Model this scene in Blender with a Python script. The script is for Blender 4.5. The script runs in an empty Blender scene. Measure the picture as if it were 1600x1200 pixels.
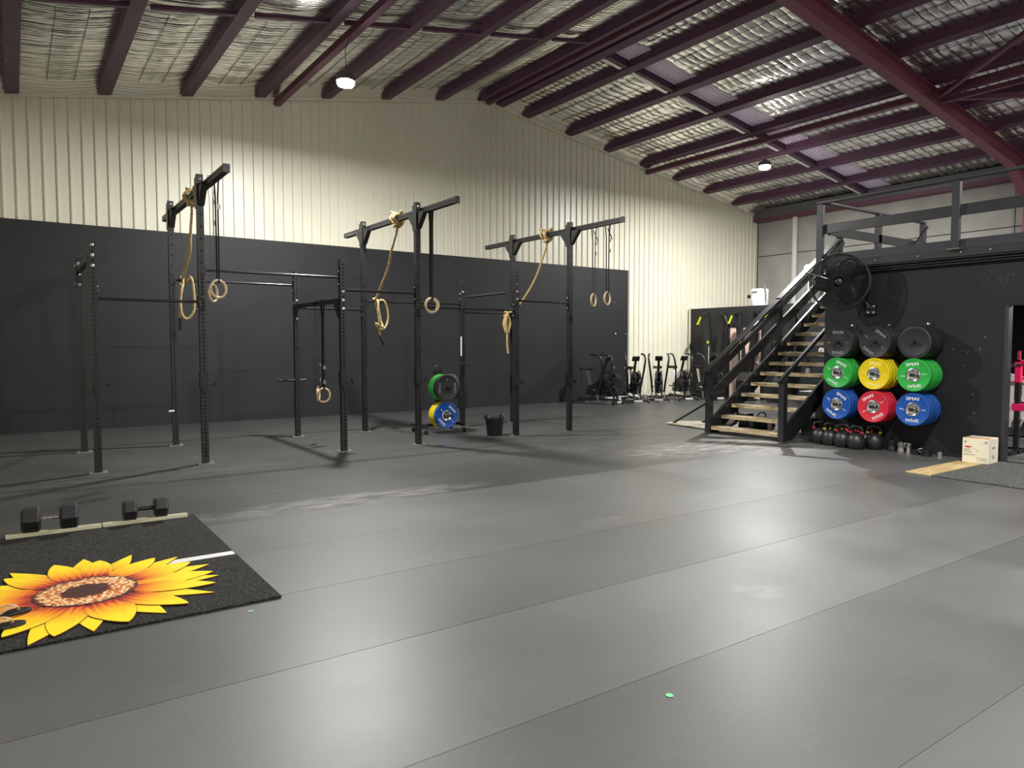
import bpy, math, random
import numpy as np
from mathutils import Vector, Matrix, Euler
random.seed(7); rng = np.random.default_rng(7)
PI = math.pi
scene = bpy.context.scene
COL = scene.collection

# ------------------------------------------------------------------ camera, world, lamps, exposure
cam_data = bpy.data.cameras.new('camera')
cam = bpy.data.objects.new('camera', cam_data); COL.objects.link(cam)
cam_data.sensor_fit = 'HORIZONTAL'; cam_data.sensor_width = 36.0
cam_data.lens = 1113.0 / 1600.0 * 36.0
cam_data.clip_start = 0.05; cam_data.clip_end = 200
cam.location = (0, 0, 1.5)
cam.rotation_euler = (math.radians(90 - 3.03), 0, math.radians(-35.0))
scene.camera = cam

world = bpy.data.worlds.new('world'); scene.world = world; world.use_nodes = True
world.node_tree.nodes['Background'].inputs[0].default_value = (0.02, 0.02, 0.025, 1)
world.node_tree.nodes['Background'].inputs[1].default_value = 0.2

LAMP_POWER = 560.0
LAMP_COLOR = (1.0, 0.99, 0.96)
LAMPS = [(4.47, 11.0, 5.76), (15.29, 11.0, 5.98), (5.3, 1.9, 5.76), (15.2, 2.4, 5.98), (4.5, -5.0, 5.76), (15.2, -5.0, 5.98)]
LAMP_GAIN = [0.94, 1.1, 0.95, 1.0, 0.6, 0.6]
for lp, gain in zip(LAMPS, LAMP_GAIN):
    ld = bpy.data.lights.new('high_bay_light', 'AREA'); ld.shape = 'DISK'; ld.size = 0.26
    ld.energy = LAMP_POWER * gain; ld.color = LAMP_COLOR
    lo = bpy.data.objects.new('high_bay_light', ld); COL.objects.link(lo)
    lo.location = (lp[0], lp[1], lp[2] - 0.150)
room_fill = bpy.data.lights.new('room_fill', 'AREA'); room_fill.shape = 'RECTANGLE'; room_fill.size = 1.2; room_fill.size_y = 0.15  # unseen fill light, added to brighten the room behind the doorway
room_fill.energy = 150; room_fill.color = (1, 0.97, 0.93)
rl = bpy.data.objects.new('room_fill', room_fill); COL.objects.link(rl); rl.location = (12.2, 2.6, 2.5)

scene.view_settings.view_transform = 'Standard'
try: scene.view_settings.look = 'None'
except Exception: pass
scene.view_settings.gamma = 1.0
scene.view_settings.use_curve_mapping = False
scene.view_settings.exposure = 0.0

# ------------------------------------------------------------------ helpers
def srgb(r, g, b):
    f = lambda c: (c / 255 / 12.92) if c / 255 <= 0.04045 else ((c / 255 + 0.055) / 1.055) ** 2.4
    return (f(r), f(g), f(b), 1.0)

class MB:
    """collects verts and faces for one mesh"""
    def __init__(s): s.v = []; s.f = []
    def add(s, vs, fs):
        o = len(s.v); s.v += [tuple(v) for v in vs]; s.f += [tuple(i + o for i in f) for f in fs]; return s
    def box(s, c, d, m=None):
        x, y, z = d[0] / 2, d[1] / 2, d[2] / 2
        vs = [Vector(p) for p in ((-x,-y,-z),(x,-y,-z),(x,y,-z),(-x,y,-z),(-x,-y,z),(x,-y,z),(x,y,z),(-x,y,z))]
        if m is not None: vs = [m @ v for v in vs]
        c = Vector(c)
        return s.add([v + c for v in vs], [(0,3,2,1),(4,5,6,7),(0,1,5,4),(1,2,6,5),(2,3,7,6),(3,0,4,7)])
    def bb(s, a, b):
        return s.box([(a[i] + b[i]) / 2 for i in range(3)], [abs(b[i] - a[i]) for i in range(3)])
    def bar(s, p0, p1, w, h, up=(0, 0, 1)):
        p0 = Vector(p0); p1 = Vector(p1); d = (p1 - p0); L = d.length; d.normalize()
        u = Vector(up)
        if abs(d.dot(u)) > 0.98: u = Vector((1, 0, 0))
        sd = d.cross(u).normalized(); u = sd.cross(d).normalized()
        m = Matrix((d, sd, u)).transposed()
        return s.box((p0 + p1) / 2, (L, w, h), m)
    def tube(s, pts, r, seg=8, closed=False, caps=True):
        pts = [Vector(p) for p in pts]; n = len(pts)
        rr = r if isinstance(r, (list, tuple)) else [r] * n
        tang = []
        for i in range(n):
            a = pts[(i - 1) % n] if (closed or i > 0) else pts[i]
            b = pts[(i + 1) % n] if (closed or i < n - 1) else pts[i]
            t = (b - a)
            tang.append(t.normalized() if t.length > 1e-9 else Vector((0, 0, 1)))
        t0 = tang[0]; u = Vector((0, 0, 1)) if abs(t0.z) < 0.9 else Vector((1, 0, 0))
        nrm = (u - t0 * u.dot(t0)).normalized()
        vs = []; fs = []
        for i in range(n):
            if i:
                nrm = (nrm - tang[i] * nrm.dot(tang[i]))
                nrm = nrm.normalized() if nrm.length > 1e-6 else tang[i].orthogonal().normalized()
            bn = tang[i].cross(nrm)
            for k in range(seg):
                a = 2 * PI * k / seg
                vs.append(pts[i] + (nrm * math.cos(a) + bn * math.sin(a)) * rr[i])
        m = n if closed else n - 1
        for i in range(m):
            j = (i + 1) % n
            for k in range(seg):
                l = (k + 1) % seg
                fs.append((i * seg + k, i * seg + l, j * seg + l, j * seg + k))
        if caps and not closed:
            fs.append(tuple(range(seg))[::-1]); fs.append(tuple((n - 1) * seg + k for k in range(seg)))
        return s.add(vs, fs)
    def cyl(s, p0, p1, r, seg=16, r1=None): return s.tube([p0, p1], [r, r if r1 is None else r1], seg)
    def lathe(s, prof, seg=32, m=None, c=(0, 0, 0)):
        """prof: (radius, height) about local z"""
        vs = []; fs = []; n = len(prof); c = Vector(c)
        for (r, z) in prof:
            for k in range(seg):
                a = 2 * PI * k / seg
                v = Vector((r * math.cos(a), r * math.sin(a), z))
                vs.append((m @ v if m is not None else v) + c)
        for i in range(n - 1):
            for k in range(seg):
                l = (k + 1) % seg
                fs.append((i * seg + k, i * seg + l, (i + 1) * seg + l, (i + 1) * seg + k))
        if prof[0][0] > 1e-6: fs.append(tuple(range(seg))[::-1])
        if prof[-1][0] > 1e-6: fs.append(tuple((n - 1) * seg + k for k in range(seg)))
        return s.add(vs, fs)
    def prism(s, outline, axis, a, b):
        """outline: 2-D points; axis 'x','y','z' is the extrusion direction from a to b"""
        def P(u, v, w):
            return {'x': (w, u, v), 'y': (u, w, v), 'z': (u, v, w)}[axis]
        n = len(outline)
        vs = [P(u, v, a) for u, v in outline] + [P(u, v, b) for u, v in outline]
        fs = [tuple(range(n))[::-1], tuple(range(n, 2 * n))] + [(i, (i + 1) % n, n + (i + 1) % n, n + i) for i in range(n)]
        return s.add(vs, fs)
    def torus(s, c, R, r, axis='z', seg=40, sub=8, sx=1, sy=1):
        pts = []
        for k in range(seg):
            a = 2 * PI * k / seg; u = R * sx * math.cos(a); v = R * sy * math.sin(a)
            pts.append({'z': (c[0] + u, c[1] + v, c[2]), 'x': (c[0], c[1] + u, c[2] + v), 'y': (c[0] + u, c[1], c[2] + v)}[axis])
        return s.tube(pts, r, sub, closed=True)
    def mesh(s, name, mat=None, smooth=None, fix=True):
        me = bpy.data.meshes.new(name); me.from_pydata(s.v, [], s.f); me.validate()
        if fix:
            import bmesh
            bm = bmesh.new(); bm.from_mesh(me); bmesh.ops.recalc_face_normals(bm, faces=bm.faces); bm.to_mesh(me); bm.free()
        if smooth:
            me.polygons.foreach_set('use_smooth', [True] * len(me.polygons)); me.set_sharp_from_angle(angle=math.radians(smooth))
        if mat: me.materials.append(mat)
        me.update(); return me
    def build(s, name, mat, parent=None, loc=(0, 0, 0), rot=None, smooth=None, bevel=0, fix=True, label=None):
        return link(name, s.mesh(name, mat, smooth, fix), parent, loc, rot, bevel, label)

def link(name, me, parent=None, loc=(0, 0, 0), rot=None, bevel=0, label=None):
    o = bpy.data.objects.new(name, me); COL.objects.link(o); o.location = loc
    if rot: o.rotation_euler = rot
    if parent: o.parent = parent
    if bevel:
        b = o.modifiers.new('bevel', 'BEVEL'); b.width = bevel; b.segments = 2; b.limit_method = 'ANGLE'; b.angle_limit = math.radians(40)
    if label: o['label'] = label
    return o

def tag(o, label, cat, group=None):
    o['label'] = label; o['category'] = cat
    if group: o['group'] = group
    return o
def thing(name, label, cat, loc=(0, 0, 0), rz=0, group=None):
    o = bpy.data.objects.new(name, None); COL.objects.link(o); o.location = loc; o.rotation_euler = (0, 0, rz)
    o.empty_display_size = 0.1
    return tag(o, label, cat, group)
def struct(o): o['kind'] = 'structure'; return o
def dup(root, loc, rot=None, label=None, group=None):
    r = root.copy(); COL.objects.link(r); r.location = loc
    if rot is not None: r.rotation_euler = rot
    if label: r['label'] = label
    if group: r['group'] = group
    for ch in list(root.children):
        c = ch.copy(); COL.objects.link(c); c.parent = r
        for g in list(ch.children):
            d = g.copy(); COL.objects.link(d); d.parent = c
    return r
def text_mesh(body, size, extrude, mat, bold=0.0):
    cu = bpy.data.curves.new('lettering', 'FONT'); cu.body = body; cu.size = size; cu.extrude = extrude
    cu.align_x = 'CENTER'; cu.align_y = 'CENTER'; cu.resolution_u = 3; cu.offset = bold
    ob = bpy.data.objects.new('lettering', cu)
    me = ob.to_mesh().copy(); ob.to_mesh_clear()
    bpy.data.objects.remove(ob); bpy.data.curves.remove(cu)
    me.name = 'lettering'; me.materials.clear(); me.materials.append(mat)
    return me
def join_meshes(parts, name, mat):
    mb = MB()
    for me, m in parts:
        mb.add([m @ v.co for v in me.vertices], [tuple(p.vertices) for p in me.polygons])
    return mb.mesh(name, mat, fix=False)
def smooth_path(P, n=12, closed=False):
    P = [Vector(p) for p in P]; out = []
    N = len(P)
    rng_ = range(N) if closed else range(N - 1)
    for i in rng_:
        if closed: a, b, c, d = P[(i-1) % N], P[i], P[(i+1) % N], P[(i+2) % N]
        else: a, b, c, d = P[max(i-1, 0)], P[i], P[i+1], P[min(i+2, N-1)]
        for k in range(n):
            t = k / n
            out.append(0.5 * ((2*b) + (c-a)*t + (2*a-5*b+4*c-d)*t*t + (3*b-a-3*c+d)*t**3))
    if not closed: out.append(P[-1])
    return out

# ------------------------------------------------------------------ materials
def mat(name, col, rough=0.6, metal=0.0, spec=0.5, noise=None, bump=None, coat=0):
    """noise=(scale, amount) varies the colour; bump=(scale, strength)"""
    m = bpy.data.materials.new(name); m.use_nodes = True; nt = m.node_tree; b = nt.nodes['Principled BSDF']
    b.inputs['Base Color'].default_value = col; b.inputs['Roughness'].default_value = rough
    b.inputs['Metallic'].default_value = metal; b.inputs['Specular IOR Level'].default_value = spec
    if coat: b.inputs['Coat Weight'].default_value = coat
    tc = nt.nodes.new('ShaderNodeTexCoord')
    if noise:
        n = nt.nodes.new('ShaderNodeTexNoise'); n.inputs['Scale'].default_value = noise[0]; n.inputs['Detail'].default_value = 4
        nt.links.new(tc.outputs['Object'], n.inputs['Vector'])
        r = nt.nodes.new('ShaderNodeMapRange'); r.inputs[1].default_value = 0.3; r.inputs[2].default_value = 0.7
        r.inputs[3].default_value = 1 - noise[1]; r.inputs[4].default_value = 1 + noise[1]
        nt.links.new(n.outputs['Fac'], r.inputs[0])
        mx = nt.nodes.new('ShaderNodeMix'); mx.data_type = 'RGBA'; mx.blend_type = 'MULTIPLY'; mx.inputs[0].default_value = 1
        mx.inputs[6].default_value = col; nt.links.new(r.outputs[0], mx.inputs[7]); nt.links.new(mx.outputs[2], b.inputs['Base Color'])
    if bump:
        n2 = nt.nodes.new('ShaderNodeTexNoise'); n2.inputs['Scale'].default_value = bump[0]; n2.inputs['Detail'].default_value = 3
        nt.links.new(tc.outputs['Object'], n2.inputs['Vector'])
        bp = nt.nodes.new('ShaderNodeBump'); bp.inputs['Strength'].default_value = bump[1]; bp.inputs['Distance'].default_value = 0.01
        nt.links.new(n2.outputs['Fac'], bp.inputs['Height']); nt.links.new(bp.outputs[0], b.inputs['Normal'])
    return m
class N:
    """tiny node helper"""
    def __init__(s, m): s.nt = m.node_tree; s.b = s.nt.nodes['Principled BSDF']
    def new(s, t, **kw):
        n = s.nt.nodes.new(t)
        for k, v in kw.items(): setattr(n, k, v)
        return n
    def l(s, a, b): s.nt.links.new(a, b)
    def math(s, op, a, b=None, clamp=False):
        n = s.new('ShaderNodeMath', operation=op); n.use_clamp = clamp
        for i, x in enumerate((a, b)):
            if x is None: continue
            if isinstance(x, (int, float)): n.inputs[i].default_value = x
            else: s.l(x, n.inputs[i])
        return n.outputs[0]
    def ramp(s, fac, stops):
        n = s.new('ShaderNodeValToRGB'); e = n.color_ramp.elements
        while len(e) < len(stops): e.new(0.5)
        for el, (p, c) in zip(e, stops): el.position = p; el.color = c
        s.l(fac, n.inputs[0]); return n.outputs[0]
    def mix(s, fac, a, b, mode='MIX'):
        n = s.new('ShaderNodeMix', data_type='RGBA', blend_type=mode)
        for i, x in ((0, fac), (6, a), (7, b)):
            if isinstance(x, (int, float, tuple)): n.inputs[i].default_value = x
            else: s.l(x, n.inputs[i])
        return n.outputs[2]

# floor rubber: dark rubber with dust scuffs and chalk patches that sit on it
CHALK = [(8.6, 7.0, 1.5, 0.55, 2.0), (9.3, 6.2, 0.8, 0.45, 1.6), (2.6, 6.55, 1.3, 0.22, 1.2), (4.1, 4.5, 0.22, 0.12, 0.4), (6.0, 4.7, 0.5, 0.1, 0.3),
         (6.6, 3.2, 0.3, 0.12, 0.3), (3.75, 2.62, 0.14, 0.08, 0.6), (5.6, 1.75, 0.4, 0.15, 0.3), (7.4, 1.9, 0.5, 0.25, 0.4), (4.9, 1.0, 0.4, 0.2, 0.6),
         (7.0, 8.0, 1.6, 0.35, 0.3), (1.6, 9.0, 1.4, 0.5, 0.25), (3.7, 2.75, 0.12, 0.06, 0.6), (7.8, 8.9, 1.2, 0.2, 0.3)]
def rubber(name, base):
    m = mat(name, (base, base * 0.985, base * 0.95, 1), 0.45, 0, 0.55); h = N(m)
    geo = h.new('ShaderNodeNewGeometry'); pos = geo.outputs['Position']
    n1 = h.new('ShaderNodeTexNoise'); n1.inputs['Scale'].default_value = 0.55; n1.inputs['Detail'].default_value = 5; h.l(pos, n1.inputs['Vector'])
    mp = h.new('ShaderNodeMapping'); mp.inputs['Scale'].default_value = (1.0, 3.2, 1); h.l(pos, mp.inputs['Vector'])
    n2 = h.new('ShaderNodeTexNoise'); n2.inputs['Scale'].default_value = 2.6; n2.inputs['Detail'].default_value = 8; n2.inputs['Roughness'].default_value = 0.65; n2.inputs['Distortion'].default_value = 0.6; h.l(mp.outputs[0], n2.inputs['Vector'])
    sp = h.new('ShaderNodeTexNoise'); sp.inputs['Scale'].default_value = 140; sp.inputs['Detail'].default_value = 2; h.l(pos, sp.inputs['Vector'])
    big = h.ramp(n1.outputs['Fac'], [(0.3, (0.86,) * 3 + (1,)), (0.7, (1.14,) * 3 + (1,))])
    fine = h.ramp(sp.outputs['Fac'], [(0.3, (0.86,) * 3 + (1,)), (0.75, (1.18,) * 3 + (1,))])
    c = h.mix(1.0, (base, base * 0.995, base * 0.975, 1), big, 'MULTIPLY'); c = h.mix(1.0, c, fine, 'MULTIPLY')
    scuff = h.ramp(n2.outputs['Fac'], [(0.56, (0, 0, 0, 1)), (0.72, (0.06, 0.06, 0.06, 1))])
    c = h.mix(scuff, c, (0.32, 0.31, 0.29, 1))
    xyz = h.new('ShaderNodeSeparateXYZ'); h.l(pos, xyz.inputs[0])
    tot = None
    for (cx, cy, rx, ry, st) in CHALK:
        dx = h.math('DIVIDE', h.math('SUBTRACT', xyz.outputs[0], cx), rx); dy = h.math('DIVIDE', h.math('SUBTRACT', xyz.outputs[1], cy), ry)
        d2 = h.math('ADD', h.math('MULTIPLY', dx, dx), h.math('MULTIPLY', dy, dy))
        g = h.math('MULTIPLY', h.math('SUBTRACT', 1.0, h.math('MULTIPLY', d2, 0.5), True), st)
        tot = g if tot is None else h.math('MAXIMUM', tot, g)
    spl = h.ramp(n2.outputs['Fac'], [(0.40, (0, 0, 0, 1)), (0.74, (1, 1, 1, 1))])
    ck = h.math('MULTIPLY', h.math('MULTIPLY', tot, spl), 0.42)
    c = h.mix(ck, c, (0.62, 0.6, 0.56, 1))
    h.l(c, h.b.inputs['Base Color'])
    rg = h.ramp(n1.outputs['Fac'], [(0.3, (0.38,) * 3 + (1,)), (0.7, (0.48,) * 3 + (1,))]); h.l(rg, h.b.inputs['Roughness'])
    bp = h.new('ShaderNodeBump'); bp.inputs['Strength'].default_value = 0.05; bp.inputs['Distance'].default_value = 0.002
    h.l(sp.outputs['Fac'], bp.inputs['Height']); h.l(bp.outputs[0], h.b.inputs['Normal'])
    return m
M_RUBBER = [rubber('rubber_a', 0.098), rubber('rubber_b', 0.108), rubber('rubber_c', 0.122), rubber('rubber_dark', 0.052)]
M_DARK = mat('gap_dark', (0.012, 0.012, 0.012, 1), 0.9)
def speckled(name, base, fleck, thr):
    m = mat(name, (base, base, base, 1), 0.85, 0, 0.3, bump=(260, 0.6)); h = N(m)
    geo = h.new('ShaderNodeNewGeometry')
    v = h.new('ShaderNodeTexVoronoi'); v.inputs['Scale'].default_value = 270; h.l(geo.outputs['Position'], v.inputs['Vector'])
    sx = h.new('ShaderNodeSeparateColor'); h.l(v.outputs['Color'], sx.inputs[0])
    f = h.ramp(sx.outputs[0], [(thr, (base, base, base, 1)), (thr + 0.12, (fleck, fleck, fleck * 0.97, 1))])
    h.l(f, h.b.inputs['Base Color']); return m
M_MAT = speckled('speckled_rubber', 0.009, 0.11, 0.76)
M_MATR = speckled('speckled_rubber_pale', 0.02, 0.26, 0.62)
M_CREAM = mat('cream_sheet', srgb(222, 219, 201), 0.38, 0, 0.5, noise=(0.7, 0.04))
M_CREAMTRIM = mat('cream_trim', srgb(214, 208, 186), 0.45)
M_PANEL = mat('black_board', (0.0165, 0.0177, 0.0198, 1), 0.58, 0, 0.4, noise=(1.2, 0.12))
M_BLACKWALL = mat('black_wall', (0.0105, 0.0115, 0.0155, 1), 0.6, 0, 0.4, noise=(1.5, 0.15))
def _scuffs():
    h = N(M_BLACKWALL); geo = h.new('ShaderNodeNewGeometry'); pos = geo.outputs['Position']
    xyz = h.new('ShaderNodeSeparateXYZ'); h.l(pos, xyz.inputs[0])
    v = h.new('ShaderNodeTexNoise'); v.inputs['Scale'].default_value = 42; v.inputs['Detail'].default_value = 5; h.l(pos, v.inputs['Vector'])
    tot = None
    for (cy_, cz_, ry, rz) in ((3.95, 2.38, 0.30, 0.13), (4.25, 1.44, 0.16, 0.03)):
        dy = h.math('DIVIDE', h.math('SUBTRACT', xyz.outputs[1], cy_), ry); dz = h.math('DIVIDE', h.math('SUBTRACT', xyz.outputs[2], cz_), rz)
        g = h.math('SUBTRACT', 1.0, h.math('ADD', h.math('MULTIPLY', dy, dy), h.math('MULTIPLY', dz, dz)), True)
        tot = g if tot is None else h.math('MAXIMUM', tot, g)
    k_ = h.math('MULTIPLY', tot, h.ramp(v.outputs['Fac'], [(0.60, (0, 0, 0, 1)), (0.70, (0.35, 0.35, 0.35, 1))]))
    src = h.b.inputs['Base Color'].links[0].from_socket
    h.l(h.mix(k_, src, (0.4, 0.4, 0.4, 1)), h.b.inputs['Base Color'])
_scuffs()
M_CONC = mat('concrete', (0.36, 0.35, 0.325, 1), 0.85, 0, 0.3, noise=(1.1, 0.16), bump=(30, 0.1))
M_MAROON = mat('primer_maroon', srgb(104, 62, 82), 0.5, 0, 0.4, noise=(2, 0.12))
M_PURLIN = mat('primer_purple', srgb(88, 56, 80), 0.5, 0, 0.4, noise=(2, 0.15))
M_RAFTER = mat('primer_red', srgb(128, 72, 88), 0.5, 0, 0.4, noise=(2, 0.1))
M_EAVE = mat('grey_steel', (0.13, 0.13, 0.135, 1), 0.45, 0.2)
M_GALV = mat('pale_flashing', (0.8, 0.79, 0.78, 1), 0.35, 0.3)
M_FOIL = mat('foil', (0.90, 0.885, 0.85, 1), 0.30, 1.0, 0.5, bump=(28, 0.22))
M_SKY = mat('lavender_sheet', srgb(236, 222, 244), 0.35, 0, 0.5)
M_WIRE = mat('wire', (0.03, 0.028, 0.025, 1), 0.5, 0.3)
M_STEEL = mat('black_powdercoat', (0.016, 0.0165, 0.018, 1), 0.38, 0, 0.5)
M_STEELG = mat('grey_powdercoat', (0.032, 0.033, 0.042, 1), 0.42, 0, 0.5)
M_TIMBERB = mat('black_painted_timber', (0.020, 0.021, 0.026, 1), 0.33, 0, 0.6, noise=(6, 0.15), coat=0.3)
M_BAR = mat('worn_bar', (0.035, 0.035, 0.037, 1), 0.24, 0.6)
M_CHROME = mat('chrome', (0.75, 0.75, 0.76, 1), 0.22, 1.0)
M_ZINC = mat('zinc_plate', (0.32, 0.31, 0.30, 1), 0.45, 0.7)
M_BLACK = mat('black_plastic', (0.012, 0.012, 0.013, 1), 0.4)
M_RUBB = mat('black_plate_rubber', (0.019, 0.019, 0.021, 1), 0.5, 0, 0.5, noise=(8, 0.12))
M_STRAP = mat('black_webbing', (0.010, 0.010, 0.011, 1), 0.8)
def wood(name, a, b, sc=(2, 14, 14), rough=0.55):
    m = mat(name, a, rough); h = N(m); tc = h.new('ShaderNodeTexCoord')
    mp = h.new('ShaderNodeMapping'); mp.inputs['Scale'].default_value = sc; h.l(tc.outputs['Object'], mp.inputs['Vector'])
    n = h.new('ShaderNodeTexNoise'); n.inputs['Scale'].default_value = 2.2; n.inputs['Detail'].default_value = 6; n.inputs['Distortion'].default_value = 0.8; h.l(mp.outputs[0], n.inputs['Vector'])
    h.l(h.ramp(n.outputs['Fac'], [(0.35, b), (0.62, a)]), h.b.inputs['Base Color']); return m
M_PINE = wood('pine_tread', srgb(212, 196, 160), srgb(166, 144, 106), (14, 2, 14))
M_PLY = wood('plywood', srgb(214, 190, 138), srgb(178, 148, 96), (2, 14, 14))
M_PLYPALE = wood('pale_plywood', srgb(206, 200, 178), srgb(176, 166, 138), (14, 2, 14))
M_BATTEN = wood('batten_wood', srgb(206, 204, 178), srgb(170, 166, 136), (2, 20, 20))
M_RING = wood('ring_wood', srgb(222, 200, 160), srgb(198, 170, 126), (8, 8, 8), 0.35)
M_ROPE = mat('rope_fibre', srgb(188, 164, 116), 0.85, 0, 0.2, noise=(30, 0.25), bump=(180, 0.4))
M_ROPEEND = mat('rope_end_tape', (0.012, 0.012, 0.012, 1), 0.5)
def colplate(n, c): return mat(n, c, 0.42, 0, 0.5, noise=(6, 0.05))
M_GREEN = colplate('green_rubber', srgb(44, 170, 66)); M_YELLOW = colplate('yellow_rubber', srgb(232, 204, 10))
M_BLUE = colplate('blue_rubber', srgb(24, 82, 170)); M_RED = colplate('red_rubber', srgb(212, 40, 62))
M_WHITE = mat('white_print', (0.8, 0.8, 0.8, 1), 0.5); M_GREYPRINT = mat('grey_print', (0.24, 0.24, 0.26, 1), 0.5)
M_YPRINT = mat('pale_yellow_print', srgb(250, 236, 150), 0.5)
M_BOX = mat('carton_board', srgb(236, 228, 206), 0.75, noise=(4, 0.03))
M_KRAFT = mat('kraft_board', srgb(190, 150, 98), 0.8)
M_WHITEP = mat('white_plastic', (0.72, 0.71, 0.68, 1), 0.4)
M_PINK = mat('pink_paint', srgb(232, 40, 96), 0.4); M_PINKDOOR = mat('pale_pink_door', srgb(238, 206, 192), 0.6)
M_LIME = mat('lime_plastic', srgb(200, 216, 30), 0.45); M_TAN = mat('tan_strap', srgb(206, 168, 128), 0.7)
M_REDP = mat('red_print', srgb(200, 40, 44), 0.5); M_GRNP = mat('green_print', srgb(70, 120, 70), 0.6)
M_TAPE = mat('white_tape', (0.78, 0.78, 0.76, 1), 0.6); M_DOT = mat('green_sticker', srgb(110, 206, 130), 0.5); M_DOT2 = mat('teal_sticker', srgb(116, 168, 150), 0.5)
M_GREYB = mat('grey_box', (0.2, 0.2, 0.21, 1), 0.6)
M_PIPE = mat('pipe_white', (0.6, 0.6, 0.57, 1), 0.5)
M_LENS = mat('lamp_lens', (1, 1, 1, 1), 0.4)
_b = M_LENS.node_tree.nodes['Principled BSDF']; _b.inputs['Emission Color'].default_value = (1, 0.96, 0.88, 1); _b.inputs['Emission Strength'].default_value = 200.0

# ------------------------------------------------------------------ the building shell
XL, XR, XC, YB, YF = -1.2, 20.4, 9.67, 14.9, -8.5
def zroof(x): return 7.46 - 0.18 * (XC - x) if x < XC else 7.46 - 0.155 * (x - XC)

fl = MB(); fl.box((9.6, 3.2, -0.06), (22.0, 23.8, 0.1)); floor = struct(fl.build('floor', M_DARK))
ys = [2.24 + 1.012 * k for k in range(-11, 14)]
k = 0
for i in range(len(ys) - 1):
    y0, y1 = ys[i] + 0.0, min(ys[i + 1], YB)
    if y0 > YB - 0.05: break
    x = XL; off = [30.0, 12.6, 30.0][i % 3]
    while x < XR - 0.01:
        x2 = min(XR, x + (off if x == XL else 10.0))
        if XR - x2 < 1.5: x2 = XR
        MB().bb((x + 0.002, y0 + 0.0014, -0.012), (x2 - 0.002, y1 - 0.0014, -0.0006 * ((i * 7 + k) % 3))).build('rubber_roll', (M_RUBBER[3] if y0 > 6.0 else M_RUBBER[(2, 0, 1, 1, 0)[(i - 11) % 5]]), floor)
        x = x2; k += 1

# corrugated back wall
prof = []
x = XL
while x < XR:
    for dx, dy in ((0, 0), (0.146, 0), (0.156, -0.034), (0.180, -0.034), (0.190, 0)):
        prof.append((min(x + dx, XR), YB + dy))
    x += 0.197
prof.append((XR, YB))
vs = []; fs = []
for (px, py) in prof: vs += [(px, py, 0), (px, py, zroof(px) + 0.34)]
for i in range(len(prof) - 1): fs.append((2 * i, 2 * i + 2, 2 * i + 3, 2 * i + 1))
wb = struct(MB().add(vs, fs).build('wall_back', M_CREAM, fix=False))
cap = MB()
for a, b in ((XL, XC), (XC, XR)):
    cap.bar((a, YB - 0.045, zroof(a) + 0.01), (b, YB - 0.045, zroof(b) + 0.01), 0.05, 0.11)
cap.build('capping', M_CREAMTRIM, wb)
# black board sheets on the lower back wall
x = -0.98
sheets = []
while x < 14.44:
    x2 = min(x + 1.22, 14.45)
    sheets.append((x, x2)); x = x2
for (a, b) in sheets:
    for z0, z1 in ((0.0, 1.215), (1.215, 3.66)):
        MB().bb((a + 0.0004, YB - 0.052, z0 + 0.0004), (b - 0.0004, YB - 0.032, z1 - 0.0004)).build('wall_panel', M_PANEL, wb)
scr = MB().lathe([(0.028, 0), (0.026, 0.006), (0.012, 0.011), (0.0, 0.012)], 12, Euler((PI / 2, 0, 0)).to_matrix()).mesh('screw', M_CHROME, 60)
scr_dull = scr.copy(); scr_dull.materials.clear(); scr_dull.materials.append(M_ZINC)
for p in ((13.92, 2.73), (13.97, 1.85), (14.38, 1.85), (13.93, 0.89), (14.36, 0.88), (7.73, 0.40), (12.2, 1.85)):
    link('screw', scr, wb, (p[0], YB - 0.053, p[1]))

# right concrete wall: precast panels with open joints
wr = struct(MB().bb((XR + 0.02, YF, 0), (XR + 0.16, YB, 6.1)).build('wall_right', M_DARK))
yy = [YB, 7.45, 0.0, YF]
for a, b in zip(yy[:-1], yy[1:]):
    for z0, z1 in ((0, 2.23), (2.23, 4.46), (4.46, 6.05)):
        MB().bb((XR, b + 0.01, z0 + 0.012), (XR + 0.05, a - 0.01, z1 - 0.012)).build('concrete_panel', M_CONC, wr)
struct(MB().bb((XL - 0.1, YF, 0), (XL, YB, 5.8)).build('wall_left', M_CREAM))
struct(MB().bb((XL, YF - 0.1, 0), (XR, YF, 7.6)).build('wall_front', M_CREAM))

# roof
ceil = MB()
for a, b in ((XL - 0.1, XC), (XC, XR + 0.1)):
    za, zb = zroof(a) + 0.33, zroof(b) + 0.33
    ceil.add([(a, YF, za), (b, YF, zb), (b, YB + 0.05, zb), (a, YB + 0.05, za), (a, YF, za + .05), (b, YF, zb + .05), (b, YB + 0.05, zb + .05), (a, YB + 0.05, za + .05)],
             [(0, 1, 2, 3), (7, 6, 5, 4), (0, 4, 5, 1), (1, 5, 6, 2), (2, 6, 7, 3), (3, 7, 4, 0)])
ceiling = struct(ceil.build('ceiling', M_GREYB))
PX = [0.06 + 1.37 * k for k in range(-1, 7)] + [9.42, 9.95] + [10.75 + 1.37 * k + (0.02 if k else 0) for k in range(0, 8)]
PX = [p for p in PX if XL < p < XR - 0.05]
for p in PX:
    z = zroof(p); s = 0.18 if p < XC else -0.155
    pm = MB()
    def q(dx, dz): return (p + dx, z + dz + s * dx)
    out = [q(-0.04, 0), q(0.16, 0), q(0.16, 0.03), q(0.15, 0.03), q(0.15, 0.2), q(-0.04, 0.2)]
    pm.prism(out, 'y', YF, YB - 0.03); pm.build('purlin', M_PURLIN, ceiling)
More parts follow.
